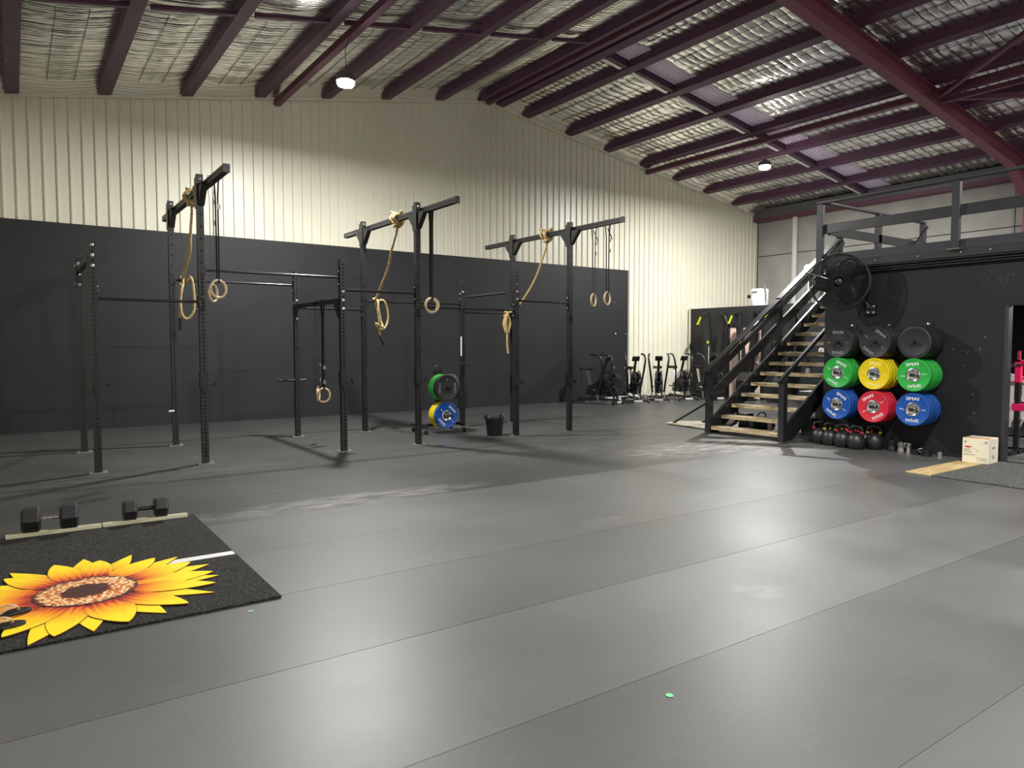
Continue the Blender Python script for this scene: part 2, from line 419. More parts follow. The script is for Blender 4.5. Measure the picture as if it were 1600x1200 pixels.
# foil blankets between the purlins and their safety mesh
SKY0, SKY1 = 10.40, 11.05
wires = MB()
edges = [XL] + PX + [XR]
for bi in range(len(edges) - 1):
    x0, x1 = edges[bi] + (0.15 if bi else 0), edges[bi + 1] - 0.04
    w = x1 - x0
    if w < 0.25: continue
    right = x0 > XC - 0.3
    # cell rhythm along the run
    cuts = [-0.5]
    while cuts[-1] < YB - 0.06:
        cuts.append(cuts[-1] + (0.19 if right else 0.085) * random.uniform(0.8, 1.2))
    cuts[-1] = YB - 0.02
    nx = 15; cells_x = max(2, round(w / 0.36))
    Y = []; T = []; CI = []
    for ci in range(len(cuts) - 1):
        for s_ in ((0, 0.12, 0.3, 0.5, 0.7, 0.88) if right else (0, 0.2, 0.4, 0.6, 0.8)): Y.append(cuts[ci] + (cuts[ci + 1] - cuts[ci]) * s_); T.append(s_); CI.append(ci)
    Y.append(cuts[-1]); T.append(0); CI.append(len(cuts) - 2)
    Y = np.array(Y); T = np.array(T); CI = np.array(CI)
    U = np.linspace(0, 1, nx + 1)
    ncell = len(cuts)
    amp = rng.uniform(0.45, 1.25, (ncell, cells_x + 1)); tilt = rng.normal(0, 0.45 if right else 0.3, (ncell, cells_x + 1))
    cx = np.minimum((U * cells_x).astype(int), cells_x - 1); tx = U * cells_x - cx
    A = amp[CI][:, cx]; TI = tilt[CI][:, cx]
    puff = (np.sin(PI * T) ** (0.45 if right else 0.7))[:, None] * ((0.2 if right else 0.75) + (0.8 if right else 0.25) * np.sin(PI * tx) ** 0.4)[None, :]
    depth = (0.028 if right else 0.016) * A * puff * (1 + TI * (T - 0.5)[:, None] * 2)
    sag = 0.045 * np.sin(PI * U)[None, :] * (1 + 0.25 * np.sin(Y * 1.7 + bi))[:, None]
    X = x0 + U * w
    Zr = np.array([zroof(v) for v in X])[None, :] + 0.185
    Z = Zr - sag - depth + rng.normal(0, 0.003 if right else 0.0015, sag.shape) - (0.17 * np.clip((Y - (YB - 0.55)) / 0.55, 0, 1) ** 1.4)[:, None]
    VX = np.broadcast_to(X[None, :], Z.shape); VY = np.broadcast_to(Y[:, None], Z.shape) + rng.normal(0, 0.002, Z.shape)
    V = np.stack([VX, VY, Z], -1).reshape(-1, 3)
    ny = len(Y)
    idx = np.arange(ny * (nx + 1)).reshape(ny, nx + 1)
    F = np.stack([idx[:-1, :-1], idx[:-1, 1:], idx[1:, 1:], idx[1:, :-1]], -1)
    if right:   # the translucent strip takes the place of the blanket
        keep = ~((Y[:-1] > SKY0 - 0.03) & (Y[1:] < SKY1 + 0.25)); F = F[keep]
    F = F.reshape(-1, 4)
    me = bpy.data.meshes.new('insulation_blanket')
    me.from_pydata(V.tolist(), [], F.tolist()); me.polygons.foreach_set('use_smooth', [True] * len(me.polygons)); me.materials.append(M_FOIL); me.update()
    link('insulation_blanket', me, ceiling)
    MB().add([(x0, YF, zroof(x0) + .18), (x1, YF, zroof(x1) + .18), (x1, -0.5, zroof(x1) + .18), (x0, -0.5, zroof(x0) + .18)], [(0, 1, 2, 3)]).build('insulation_blanket', M_FOIL, ceiling)
    for y in cuts[1:-1]:
        if right and SKY0 - 0.05 < y < SKY1 + 0.25: continue
        xm = (x0 + x1) / 2; sg = 0.045 * (1 + 0.25 * math.sin(y * 1.7 + bi))
        for a, b, da, db in ((x0, xm, 0, 1), (xm, x1, 1, 0)):
            wires.bar((a, y, zroof(a) + 0.178 - da * sg), (b, y, zroof(b) + 0.172 - db * sg), 0.009 if right else 0.005, 0.009 if right else 0.005)
    for c in range(1, cells_x):
        u = c / cells_x; xx = x0 + u * w; z = zroof(xx) + 0.160 - 0.045 * math.sin(PI * u)
        wires.bar((xx, -0.5, z), (xx, SKY0 - 0.05, z), 0.009 if right else 0.005, 0.009); wires.bar((xx, SKY1 + 0.25, z), (xx, YB - 0.3, z), 0.009 if right else 0.005, 0.009)
    if right and w > 0.6:
        # corrugated translucent sheet, flashing and bridging angle
        pr = []; y = SKY0
        while y < SKY1 - 0.01:
            for dy, dz in ((0, 0), (0.05, 0), (0.058, -0.02), (0.074, -0.02), (0.082, 0)): pr.append((min(y + dy, SKY1), dz))
            y += 0.093
        v2 = []; f2 = []
        for (py, dz) in pr: v2 += [(x0, py, zroof(x0) + 0.17 + dz), (x1, py, zroof(x1) + 0.17 + dz)]
        for i in range(len(pr) - 1): f2.append((2 * i, 2 * i + 1, 2 * i + 3, 2 * i + 2))
        MB().add(v2, f2).build('skylight_panel', M_SKY, ceiling, fix=False)
        MB().bar((x0 + 0.08, 11.10, zroof(x0 + .08) + 0.10), (x1, 11.10, zroof(x1) + 0.10), 0.10, 0.16).build('bridging_bar', M_PURLIN, ceiling)
        MB().bar((x0 + 0.08, 11.24, zroof(x0 + .08) + 0.03), (x1 - 0.04, 11.24, zroof(x1 - 0.04) + 0.03), 0.09, 0.012).build('flashing', M_GALV, ceiling)
        MB().bar((x0 + 0.08, 11.33, zroof(x0 + .08) + 0.10), (x1 - 0.04, 11.33, zroof(x1 - 0.04) + 0.10), 0.05, 0.012).build('flashing', M_GALV, ceiling)
    elif w > 0.6:
        MB().bar((x0 + 0.08, 10.82, zroof(x0 + .08) + 0.03), (x1, 10.82, zroof(x1) + 0.03), 0.075, 0.06).build('bridging_bar', M_PURLIN, ceiling)
wm = wires.build('wire_mesh', M_WIRE, ceiling, fix=False); wm['kind'] = 'stuff'
# struts running the length of the shed, under the purlins
for sx, drop in ((4.55, 0.17), (9.67, 0.09), (15.15, 0.17)):
    z = zroof(sx) - drop + 0.07
    sm = MB(); sm.bb((sx - 0.06, 7.2, z - 0.06), (sx + 0.06, YB - 0.06, z + 0.06)); sm.build('strut', M_MAROON, ceiling)
    MB().bb((sx - 0.075, YF, z - 0.075), (sx + 0.075, 6.9, z + 0.075)).build('strut', M_MAROON, ceiling)
# portal rafters with haunched columns
for ry in (7.05, -0.75):
    rm = MB()
    for a, b in ((XL + 0.15, XC), (XC, XR - 0.15)):
        za, zb = zroof(a) - 0.02, zroof(b) - 0.02
        for w_, t0, t1 in ((0.22, 0.0, 0.014), (0.22, 0.336, 0.35), (0.012, 0.014, 0.336)):
            rm.add([(a, ry - w_/2, za - t1), (b, ry - w_/2, zb - t1), (b, ry + w_/2, zb - t1), (a, ry + w_/2, za - t1),
                    (a, ry - w_/2, za - t0), (b, ry - w_/2, zb - t0), (b, ry + w_/2, zb - t0), (a, ry + w_/2, za - t0)],
                   [(0, 3, 2, 1), (4, 5, 6, 7), (0, 1, 5, 4), (1, 2, 6, 5), (2, 3, 7, 6), (3, 0, 4, 7)])
    rm.build('rafter', M_RAFTER, ceiling)
    cm = MB()
    for xa in (XL + 0.02, XR - 0.38):
        cm.bb((xa, ry - 0.11, 0), (xa + 0.014, ry + 0.11, 5.9)); cm.bb((xa + 0.33, ry - 0.11, 0), (xa + 0.344, ry + 0.11, 5.9)); cm.bb((xa, ry - 0.006, 0), (xa + 0.344, ry + 0.006, 5.9))
    cm.prism([(XR - 0.38, 4.95), (XR - 0.38, zroof(XR - 0.38) - 0.34), (XR - 1.5, zroof(XR - 1.5) - 0.36)], 'y', ry - 0.11, ry + 0.11)
    cm.build('column', M_RAFTER, ceiling)
for p0, p1 in (((15.1, 6.9, 6.38), (9.8, -0.6, 7.2)), ((15.2, 6.9, 6.36), (20.1, -0.6, 5.6)), ((15.2, 6.9, 6.30), (15.3, -0.6, 6.30))):
    MB().bar(p0, p1, 0.09, 0.012).bar((p0[0], p0[1], p0[2] + .05), (p1[0], p1[1], p1[2] + .05), 0.012, 0.09).build('brace', M_MAROON, ceiling)
MB().bb((20.1, YF, 5.56), (20.39, YB - 0.06, 5.66)).build('eave_beam', M_MAROON, ceiling)
MB().bb((20.12, YF, 5.66), (20.39, YB - 0.06, 5.95)).build('eave_beam', M_EAVE, ceiling)

# partition wall under the back corner (black), flat roof behind it
pw = MB(); pw.bb((17.06, 3.0, 0), (17.16, YB - 0.06, 2.64)); wpart = struct(pw.build('wall_partition', M_PANEL))
MB().bb((17.0, YB - 0.10, 0), (17.05, YB - 0.06, 2.66)).build('corner_trim', M_CREAMTRIM, wpart)
struct(MB().bb((17.16, 3.0, 2.52), (20.38, YB - 0.06, 2.62)).build('ceiling_back_room', M_GREYB))
d1 = struct(MB().bb((17.02, 12.25, 0.02), (17.055, 13.30, 2.05)).build('door_1', M_PINKDOOR))
dm = MB(); dm.bb((17.0, 12.19, 0), (17.06, 12.25, 2.12)); dm.bb((17.0, 13.30, 0), (17.06, 13.36, 2.12)); dm.bb((17.0, 12.19, 2.06), (17.06, 13.36, 2.14))
dm.build('door_frame', M_STEEL, d1)
MB().cyl((16.97, 12.36, 1.0), (17.02, 12.36, 1.0), 0.03, 12).build('door_knob', M_CHROME, d1, smooth=40)

# room under the mezzanine: front wall with the plates, doorway, deck
WX = 10.42
rw = MB()
rw.bb((WX, 3.86, 0), (WX + 0.10, 6.35, 2.70)); rw.bb((WX, -2.0, 2.02), (WX + 0.10, 3.86, 2.70)); rw.bb((WX, -2.0, 0), (WX + 0.10, 2.6, 2.02))
wroom = struct(rw.build('wall_room', M_BLACKWALL))
MB().bb((WX - 0.012, 3.83, 0), (WX + 0.112, 3.87, 2.02)).build('door_jamb', M_STEELG, wroom)
for p in [(4.33, 1.24), (4.22, 0.86), (4.48, 1.46), (4.15, 1.47), (4.1, 1.62), (4.30, 1.42), (4.2, 0.62)]:
    link('screw', scr_dull, wroom, (WX - 0.001, p[0], p[1]), (0, 0, -PI / 2)).scale = (0.28, 0.28, 0.28)
struct(MB().bb((WX, -2.0, 0.0), (15.9, -1.9, 2.7)).build('wall_room_end', M_BLACKWALL))
struct(MB().bb((WX + 0.1, 6.25, 0.0), (16.0, 6.35, 2.7)).build('wall_room_side', M_PANEL))
struct(MB().bb((15.9, -2.0, 0.0), (16.0, 6.35, 2.7)).build('wall_room_back', M_PANEL))
dk = struct(MB().bb((WX + 0.02, -2.0, 2.70), (16.9, 6.35, 2.90)).build('floor_mezzanine', M_TIMBERB))
MB().bb((WX - 0.04, -2.0, 2.70), (WX + 0.02, 6.40, 2.92)).build('fascia_beam', M_TIMBERB, dk)
MB().bb((WX - 0.045, -2.0, 2.80), (WX - 0.038, 6.40, 2.925)).build('fascia_plate', M_STEELG, dk)
for z, pr_ in ((2.672, 0.07), (2.635, 0.05), (2.60, 0.07)):
    MB().bb((WX - pr_, -2.0, z), (WX, 6.33, z + 0.014)).build('channel_lip', M_TIMBERB, dk, bevel=0.003)
for y in (6.1, 5.55, 4.95, 4.4, 4.05):
    MB().lathe([(0.014, 0), (0.012, 0.01), (0, 0.014)], 10, Euler((0, -PI / 2, 0)).to_matrix()).build('bolt', M_ZINC, dk, (WX - 0.046, y, 2.75), smooth=50)

# ------------------------------------------------------------------ high bay lamps
for i, lp in enumerate(LAMPS):
    nm = ['round high bay lamp hanging under the left roof strut, near the back wall', 'round high bay lamp hanging over the right side beside the pale roof strip',
          'high bay lamp behind the camera side of the left roof strut', 'high bay lamp above the mezzanine', 'rear left high bay lamp', 'rear right high bay lamp'][i]
    t = thing('high_bay_lamp', nm, 'lamp', lp, 0, 'high bay lamps')
    MB().lathe([(0.0, 0.10), (0.05, 0.10), (0.06, 0.06), (0.13, 0.045), (0.15, 0.0), (0.15, -0.05), (0.135, -0.06), (0.0, -0.055)], 32).build('housing', M_EAVE, t, smooth=40)
    MB().lathe([(0.134, -0.050), (0.134, -0.095), (0.118, -0.120), (0.08, -0.132), (0, -0.140)], 32).build('lens', M_LENS, t, smooth=60)
    MB().torus((0, 0, 0.125), 0.03, 0.006, 'y', 16, 6).build('hook', M_CHROME, t, smooth=60)
    zt = zroof(4.55 if lp[0] < 10 else 15.15) - 0.15 - lp[2]
    MB().tube([(0, 0, 0.15), (0.01, 0, 0.25), (0.0, 0.01, zt * 0.7), (0.06 if lp[0] < 10 else -0.1, 0, zt)], 0.006, 6).build('cable', M_BLACK, t)

# ------------------------------------------------------------------ pull-up rig
UW = 0.078
def holed_upright(h, w=UW, fine_to=99.0, start=0.10):
    """square tube with a row of round holes in all four faces"""
    zs = []; z = start
    while z < h - 0.05:
        zs.append(z); z += 0.05 if z < fine_to else 0.15
    mb = MB(); hw = w / 2; R = 0.0115; cell = 0.025
    for s_ in range(4):
        m = Matrix.Rotation(s_ * PI / 2, 3, 'Z')
        vs = []; fs = []
        def q(u, z): vs.append(m @ Vector((u, -hw, z))); return len(vs) - 1
        last = (q(-hw, 0), q(0, 0), q(hw, 0)); lz = 0
        for z in zs:
            a = (q(-hw, z - cell), q(0, z - cell), q(hw, z - cell))
            if z - cell - lz > 1e-4:
                fs.append((last[0], last[1], a[1], a[0])); fs.append((last[1], last[2], a[2], a[1])); lo = a
            else: lo = last
            mid = (q(-hw, z), q(hw, z)); top = (q(-hw, z + cell), q(0, z + cell), q(hw, z + cell))
            ring = [lo[0], lo[1], lo[2], mid[1], top[2], top[1], top[0], mid[0]]
            hole = [q(R * math.cos(t), z + R * math.sin(t)) for t in [-3*PI/4, -PI/2, -PI/4, 0, PI/4, PI/2, 3*PI/4, PI]]
            inn = [q(0.85 * R * math.cos(t), z + 0.85 * R * math.sin(t)) for t in [-3*PI/4, -PI/2, -PI/4, 0, PI/4, PI/2, 3*PI/4, PI]]
            for i_ in inn: vs[i_] = vs[i_] + m @ Vector((0, 0.005, 0))
            for i_ in range(8):
                j = (i_ + 1) % 8
                fs.append((ring[i_], ring[j], hole[j], hole[i_])); fs.append((hole[i_], hole[j], inn[j], inn[i_]))
            last = top; lz = z + cell
        e = (q(-hw, h), q(0, h), q(hw, h)); fs.append((last[0], last[1], e[1], e[0])); fs.append((last[1], last[2], e[2], e[1]))
        mb.add(vs, fs)
    mb.add([(-hw, -hw, h), (hw, -hw, h), (hw, hw, h), (-hw, hw, h)], [(0, 1, 2, 3)])
    return mb.mesh('upright', M_STEEL, fix=False)
UP_SHORT = holed_upright(2.73); UP_TALL = holed_upright(3.65, fine_to=2.35); BEAM_ME = holed_upright(4.02)
BP = MB(); BP.box((0, 0, 0.006), (0.20, 0.13, 0.012)); BP.bb((-0.085, -0.012, 0.012), (-0.06, 0.012, 0.03)); BP.bb((0.06, -0.012, 0.012), (0.085, 0.012, 0.03)); BP_ME = BP.mesh('base_plate', M_ZINC)
BOLT_ME = MB().lathe([(0.021, 0), (0.021, 0.004), (0.015, 0.006), (0.015, 0.014), (0.006, 0.018), (0, 0.018)], 12).mesh('bolt', M_CHROME, 50)
rig = thing('pull_up_rig', 'black steel pull-up rig of drilled uprights and bars standing along the black back wall', 'rig', (0, 0, 0))
COLS = {'A': 0.79, 'B': 1.98, 'C': 3.84, 'D': 5.03, 'F': 6.85, 'H': 8.0}
YFR, YBK = 9.67, 11.68
ups = {}
def upright(key, x, y, tall):
    o = link('upright', UP_TALL if tall else UP_SHORT, rig, (x, y, 0)); link('base_plate', BP_ME, o); ups[key] = o; return o
for kx, x in COLS.items():
    tall = kx in 'BDH'
    upright(kx + 'f', x, YFR, tall)
    upright(kx + 'b', x, 11.4 if kx in 'FH' else YBK, tall)
def bolt(key, face, zs):
    """face: '-y' or '-x' etc, chrome bolt heads on that face"""
    rots = {'-y': (PI / 2, 0, 0), '+y': (-PI / 2, 0, 0), '-x': (0, -PI / 2, 0), '+x': (0, PI / 2, 0)}
    offs = {'-y': (0, -UW / 2, 0), '+y': (0, UW / 2, 0), '-x': (-UW / 2, 0, 0), '+x': (UW / 2, 0, 0)}
    for z in zs:
        link('bolt', BOLT_ME, ups[key], (offs[face][0], offs[face][1], z), rots[face])
def xbar(ka, kb, z):
    a, b = ups[ka].location, ups[kb].location
    m = MB(); m.cyl((a.x + UW / 2, a.y, z), (b.x - UW / 2, b.y, z), 0.0185, 14)
    for xx, y_, s_ in ((a.x + UW / 2, a.y, 1), (b.x - UW / 2, b.y, -1)):
        m.bb((xx, y_ - 0.035, z - 0.13), (xx + s_ * 0.008, y_ + 0.035, z + 0.13))
    m.build('pull_up_bar', M_BAR, rig, smooth=50)
    bolt(ka, '+x', (z + 0.09, z - 0.09)); bolt(kb, '-x', (z + 0.09, z - 0.09))
for a, b, z in (('Af', 'Bf', 2.06), ('Bf', 'Cf', 2.465), ('Cf', 'Df', 2.295), ('Df', 'Ff', 2.095), ('Ff', 'Hf', 2.255),
                ('Bb', 'Cb', 2.495), ('Cb', 'Db', 2.13), ('Db', 'Fb', 2.28), ('Fb', 'Hb', 2.13)):
    xbar(a, b, z)
def ybar(kf, kb, z, square):
    a, b = ups[kf].location, ups[kb].location
    m = MB()
    if square:
        m.bb((a.x - 0.035, a.y + UW / 2, z - 0.03), (a.x + 0.035, b.y - UW / 2, z + 0.03))
    else: m.cyl((a.x, a.y + UW / 2, z), (b.x, b.y - UW / 2, z), 0.021, 14)
    for yy_, s_ in ((a.y + UW / 2, 1), (b.y - UW / 2, -1)):
        m.prism([(yy_, z + 0.02), (yy_ + s_ * 0.2, z + 0.02), (yy_ + s_ * 0.2, z - 0.03), (yy_ + s_ * 0.02, z - 0.26), (yy_, z - 0.26)], 'x', a.x - 0.045, a.x - 0.039)
    m.build('cross_bar', M_STEEL, rig, smooth=40)
    bolt(kf, '-y', (z + 0.12, z, z - 0.12)); bolt(kb, '-y', (z + 0.10, z - 0.2)); bolt(kb, '-x', (z + 0.06, z - 0.19))
ybar('Af', 'Ab', 2.56, True); ybar('Cf', 'Cb', 2.15, True); ybar('Ff', 'Fb', 2.40, False)
bolt('Af', '+x', (2.2,)); bolt('Ab', '-y', (2.64, 2.5)); bolt('Ff', '-y', (2.52,)); bolt('Hf', '-x', (2.33,))
BZ = 3.53
for kx, yb in (('B', YBK), ('D', YBK), ('H', 11.4)):
    x = COLS[kx]; bx = x + UW + 0.001
    y1 = 12.64 if kx != 'H' else 12.45
    link('beam', BEAM_ME, rig, (bx, y1, BZ), (PI / 2, 0, 0))
    MB().box((bx, y1 + 0.004, BZ), (UW, 0.008, UW)).build('beam_cap', M_STEEL, rig); MB().box((bx, y1 - 4.024, BZ), (UW, 0.008, UW + 0.02)).build('beam_cap', M_STEEL, rig)
    for y in (YFR, yb):
        for s_ in (1, -1):
            g = [(y + s_ * UW / 2, BZ - 0.035), (y + s_ * 0.25, BZ - 0.035), (y + s_ * 0.25, BZ - 0.06), (y + s_ * 0.06, BZ - 0.27), (y + s_ * UW / 2, BZ - 0.27)]
            MB().prism(g, 'x', x - 0.030, x + 0.045).build('gusset', M_STEEL, rig)
        MB().prism([(y - 0.06, BZ - 0.30), (y + 0.06, BZ - 0.30), (y + 0.06, BZ + 0.08), (y - 0.06, BZ + 0.08)], 'x', x - 0.048, x - 0.0395).build('gusset', M_STEEL, rig)
    bolt(kx + 'b', '-y', (BZ + 0.07, BZ - 0.10, BZ - 0.24)); bolt(kx + 'f', '-y', (BZ + 0.06, BZ - 0.24))
# bar holders on the uprights
jm = MB(); jm.bb((-0.048, -0.05, -0.10), (0.048, 0.05, 0.10)); jm.bb((0.04, -0.035, -0.07), (0.135, 0.035, -0.045)); jm.bb((0.125, -0.035, -0.07), (0.137, 0.035, -0.02)); jm.bb((-0.02, -0.06, -0.16), (0.03, 0.0, -0.07))
J_ME = jm.mesh('bar_holder', M_BLACK)
for key, z in (('Af', 1.10), ('Bf', 1.07), ('Cf', 1.04), ('Df', 1.04), ('Ff', 0.94), ('Hf', 0.92)):
    link('bar_holder', J_ME, rig, (ups[key].location.x, ups[key].location.y, z))
MB().cyl((3.80, 11.66, 0.94), (3.52, 11.62, 0.94), 0.02, 12).cyl((3.88, 11.66, 0.94), (3.98, 11.66, 0.95), 0.012, 10).build('storage_pin', M_STEEL, rig, smooth=50)
MB().cyl((1.95, 11.62, 0.53), (1.88, 11.6, 0.53), 0.018, 12).build('storage_pin', M_CHROME, rig, smooth=50)
MB().cyl((6.62, 11.36, 1.17), (7.10, 11.36, 1.17), 0.014, 12).build('storage_pin', M_STEEL, rig, smooth=50)
MB().bb((6.80, 11.34, 1.32), (6.812, 11.37, 1.68)).build('white_strip', M_WHITEP, rig, label='white sticker strip')
MB().bb((6.79, 11.33, 0.35), (6.91, 11.47, 0.62)).build('bar_holder', M_BLACK, rig)

# ------------------------------------------------------------------ climbing ropes
def rope(label, path, tape_tail, r=0.019):
    t = thing('climbing_rope', label, 'rope', path[0], 0, 'climbing ropes')
    P = smooth_path([Vector(p) - Vector(path[0]) for p in path], 14)
    # resample evenly
    Q = [P[0]]; step = 0.014; acc = 0
    for a, b in zip(P[:-1], P[1:]):
        L = (b - a).length
        if L < 1e-9: continue
        d = step - acc
        while d <= L: Q.append(a.lerp(b, d / L)); d += step
        acc = L - (d - step)
    m = MB(); n = len(Q)
    tang = [(Q[min(i + 1, n - 1)] - Q[max(i - 1, 0)]).normalized() for i in range(n)]
    nr = tang[0].orthogonal().normalized(); frames = []
    for i in range(n):
        nr = (nr - tang[i] * nr.dot(tang[i])).normalized(); frames.append((nr.copy(), tang[i].cross(nr)))
    for k in range(3):
        strand = []
        for i in range(n):
            a = 2 * PI * k / 3 + i * step / 0.105 * 2 * PI
            strand.append(Q[i] + (frames[i][0] * math.cos(a) + frames[i][1] * math.sin(a)) * r * 0.52)
        m.tube(strand, r * 0.60, 6)
    o = m.build('strands', M_ROPE, t, smooth=70, fix=False)
    if tape_tail:
        MB().tube([Q[-8], Q[-4], Q[-1], Q[-1] + tang[-1] * 0.09], r * 1.12, 10).build('end_wrap', M_ROPEEND, t, smooth=60, label='black taped rope end')
    return t
def knot(bx, y0, drop):
    """turns round the beam and a lumpy hitch underneath"""
    p = [(bx - 0.05, y0 + 0.16, BZ + 0.13), (bx + 0.03, y0 + 0.10, BZ + 0.09)]
    for q in range(14):
        a = q * PI / 2; rr = 0.080 + 0.018 * ((q * 5) % 3); y = y0 + 0.10 - 0.016 * q + 0.03 * math.sin(q * 1.7)
        p.append((bx + rr * math.cos(a), y, BZ + (rr + 0.006) * math.sin(a) - 0.01))
    for q in range(10):
        a = q * 2 * PI / 4.3; p.append((bx + 0.055 * math.cos(a) - 0.01, y0 - 0.03 + 0.06 * math.sin(a * 1.3 + 1), BZ - 0.085 + 0.035 * math.sin(a * 1.1)))
    p.append((bx, y0 + 0.0, BZ - 0.12)); p.append((bx - 0.005, y0 + drop, BZ - 0.22))
    return p
bx1, bx2, bx3 = [COLS[k] + UW for k in 'BDH']
p1 = knot(bx1, 10.50, 0.02) + [(bx1 - .01, 10.62, 3.05), (bx1, 10.75, 2.80), (2.05, 11.05, 2.60), (2.08, 11.45, 2.50), (2.11, 11.66, 2.535), (2.16, 11.735, 2.47), (2.2, 11.60, 2.50), (2.22, 11.58, 2.54),
    (2.245, 11.57, 2.45), (2.26, 11.57, 2.25), (2.255, 11.57, 2.05), (2.19, 11.57, 1.93), (2.12, 11.57, 1.92), (2.075, 11.56, 2.02), (2.07, 11.56, 2.2), (2.09, 11.56, 2.35), (2.12, 11.6, 2.44), (2.12, 11.66, 2.54), (2.10, 11.72, 2.47), (2.085, 11.62, 2.36), (2.07, 11.60, 2.05), (2.06, 11.60, 1.82)]
rope('tan climbing rope knotted on the leftmost overhead rig beam', p1, True)
p2 = knot(bx2, 10.48, 0.05) + [(bx2 - .01, 10.70, 3.05), (bx2, 10.85, 2.80), (5.10, 11.10, 2.52), (5.16, 11.45, 2.33), (5.2, 11.66, 2.325), (5.25, 11.73, 2.25), (5.29, 11.62, 2.29), (5.33, 11.60, 2.31),
    (5.40, 11.60, 2.26), (5.45, 11.60, 2.08), (5.44, 11.60, 1.93), (5.38, 11.60, 1.82), (5.29, 11.59, 1.80), (5.22, 11.58, 1.86), (5.21, 11.57, 1.90), (5.26, 11.55, 1.86), (5.33, 11.56, 1.84), (5.31, 11.60, 1.95), (5.27, 11.60, 2.15), (5.27, 11.62, 2.27), (5.27, 11.68, 2.325), (5.27, 11.725, 2.25), (5.28, 11.64, 2.12), (5.28, 11.62, 1.9), (5.30, 11.62, 1.70), (5.34, 11.62, 1.60)]
rope('tan climbing rope knotted on the middle overhead rig beam', p2, True)
coil = []
for q in range(22):
    a = q * PI / 2 - PI / 2
    coil.append((7.83 + 0.05 * math.cos(a) + 0.012 * math.sin(q * 2.1), 11.37 - 0.02 + 0.03 * math.sin(q * 1.3), 1.93 + (0.17 + 0.01 * ((q * 3) % 4)) * math.sin(a)))
p3 = knot(bx3, 10.42, 0.02) + [(bx3 - .01, 10.55, 3.10), (bx3, 10.75, 2.80), (8.05, 11.0, 2.5), (7.98, 11.3, 2.2), (7.92, 11.44, 2.155), (7.88, 11.42, 2.08)] + coil + [(7.84, 11.36, 2.155), (7.83, 11.45, 2.12), (7.83, 11.36, 1.95), (7.825, 11.34, 1.7), (7.83, 11.34, 1.5), (7.85, 11.34, 1.36)]
rope('tan climbing rope knotted on the rightmost overhead rig beam', p3, False)

# ------------------------------------------------------------------ gymnastic rings
RING_ME = MB().torus((0, 0, 0), 0.103, 0.0145, 'y', 40, 12).mesh('ring', M_RING, 80)
BUCK = MB(); BUCK.bb((-0.024, -0.012, -0.03), (0.024, -0.008, 0.03)); BUCK.bb((-0.024, -0.016, -0.004), (0.024, 0.006, 0.004)); BUCK_ME = BUCK.mesh('buckle', M_CHROME)
def gym_ring(label, x, y, zc, ztop, rz, beam_w, bk, tail=False, w=0.028, srz=None):
    t = thing('gymnastic_ring', label, 'gymnastic ring', (x, y, zc), 0, 'wooden gymnastic rings')
    link('ring', RING_ME, t, (0, 0, 0), (0, 0, rz))
    m = MB(); top = ztop - zc; srz = rz if srz is None else srz
    d = Vector((math.cos(srz), math.sin(srz), 0)); nn = Vector((-d.y, d.x, 0))
    g = beam_w / 2 + 0.006
    # webbing: one long loop over the bar and through the ring
    loop = [(0.020, 0.103 - 0.017), (0.022, 0.16), (g * 0.55, top - 0.25), (g, top - 0.04), (g, top + 0.045), (-g, top + 0.045), (-g, top - 0.04), (-g * 0.55, top - 0.25), (-0.022, 0.16), (-0.020, 0.103 - 0.017)]
    vs = []; fs = []
    for (u, z) in loop:
        for du in (-w / 2, w / 2):
            vs.append(Vector((0, 0, z)) + nn * u + d * du)
    for i in range(len(loop)):
        j = (i + 1) % len(loop); fs.append((2 * i, 2 * i + 1, 2 * j + 1, 2 * j))
    m.add(vs, fs); o = m.build('strap', M_STRAP, t, fix=False)
    so = o.modifiers.new('thick', 'SOLIDIFY'); so.thickness = 0.003; so.offset = 0
    for z in bk:
        link('buckle', BUCK_ME, t, tuple(nn * -0.03) [:2] + (z,), (0, 0, srz))
    if tail:
        MB().bar((0, 0, top - 0.09), tuple(d * 0.06 + nn * -0.05)[:2] + (top - 0.27,), w, 0.003, up=tuple(nn)).build('strap_tail', M_STRAP, t)
    return t
gym_ring('right wooden ring of the pair under the left overhead beam front end', bx1, 9.12, 2.19, BZ, 0.35, UW, [0.98], w=0.02)
gym_ring('left wooden ring of the pair under the left overhead beam front end, half hidden', bx1 - 0.02, 9.30, 2.15, BZ, 0.9, UW, [0.85, 1.1], w=0.012)
gym_ring('front wooden ring of the low pair hanging from the short cross bar', 3.84, 10.46, 0.76, 2.15, 0.1, 0.07, [0.20, 0.42])
gym_ring('rear wooden ring of the low pair hanging from the short cross bar', 3.83, 10.66, 0.77, 2.15, 1.05, 0.07, [0.22, 0.45])
gym_ring('front wooden ring of the pair under the middle overhead beam', bx2, 9.36, 2.11, BZ, -0.15, UW, [], w=0.034)
gym_ring('rear wooden ring of the pair under the middle overhead beam, mostly hidden', bx2 + 0.035, 9.44, 2.10, BZ, 0.1, UW, [], w=0.034)
gym_ring('left wooden ring of the pair under the right overhead beam', bx3, 9.13, 2.28, BZ, 0.45, UW, [0.78, 0.95], True, w=0.034)
gym_ring('right wooden ring of the pair under the right overhead beam', bx3, 8.79, 2.29, BZ, 0.35, UW, [0.78, 0.95], True, w=0.034)

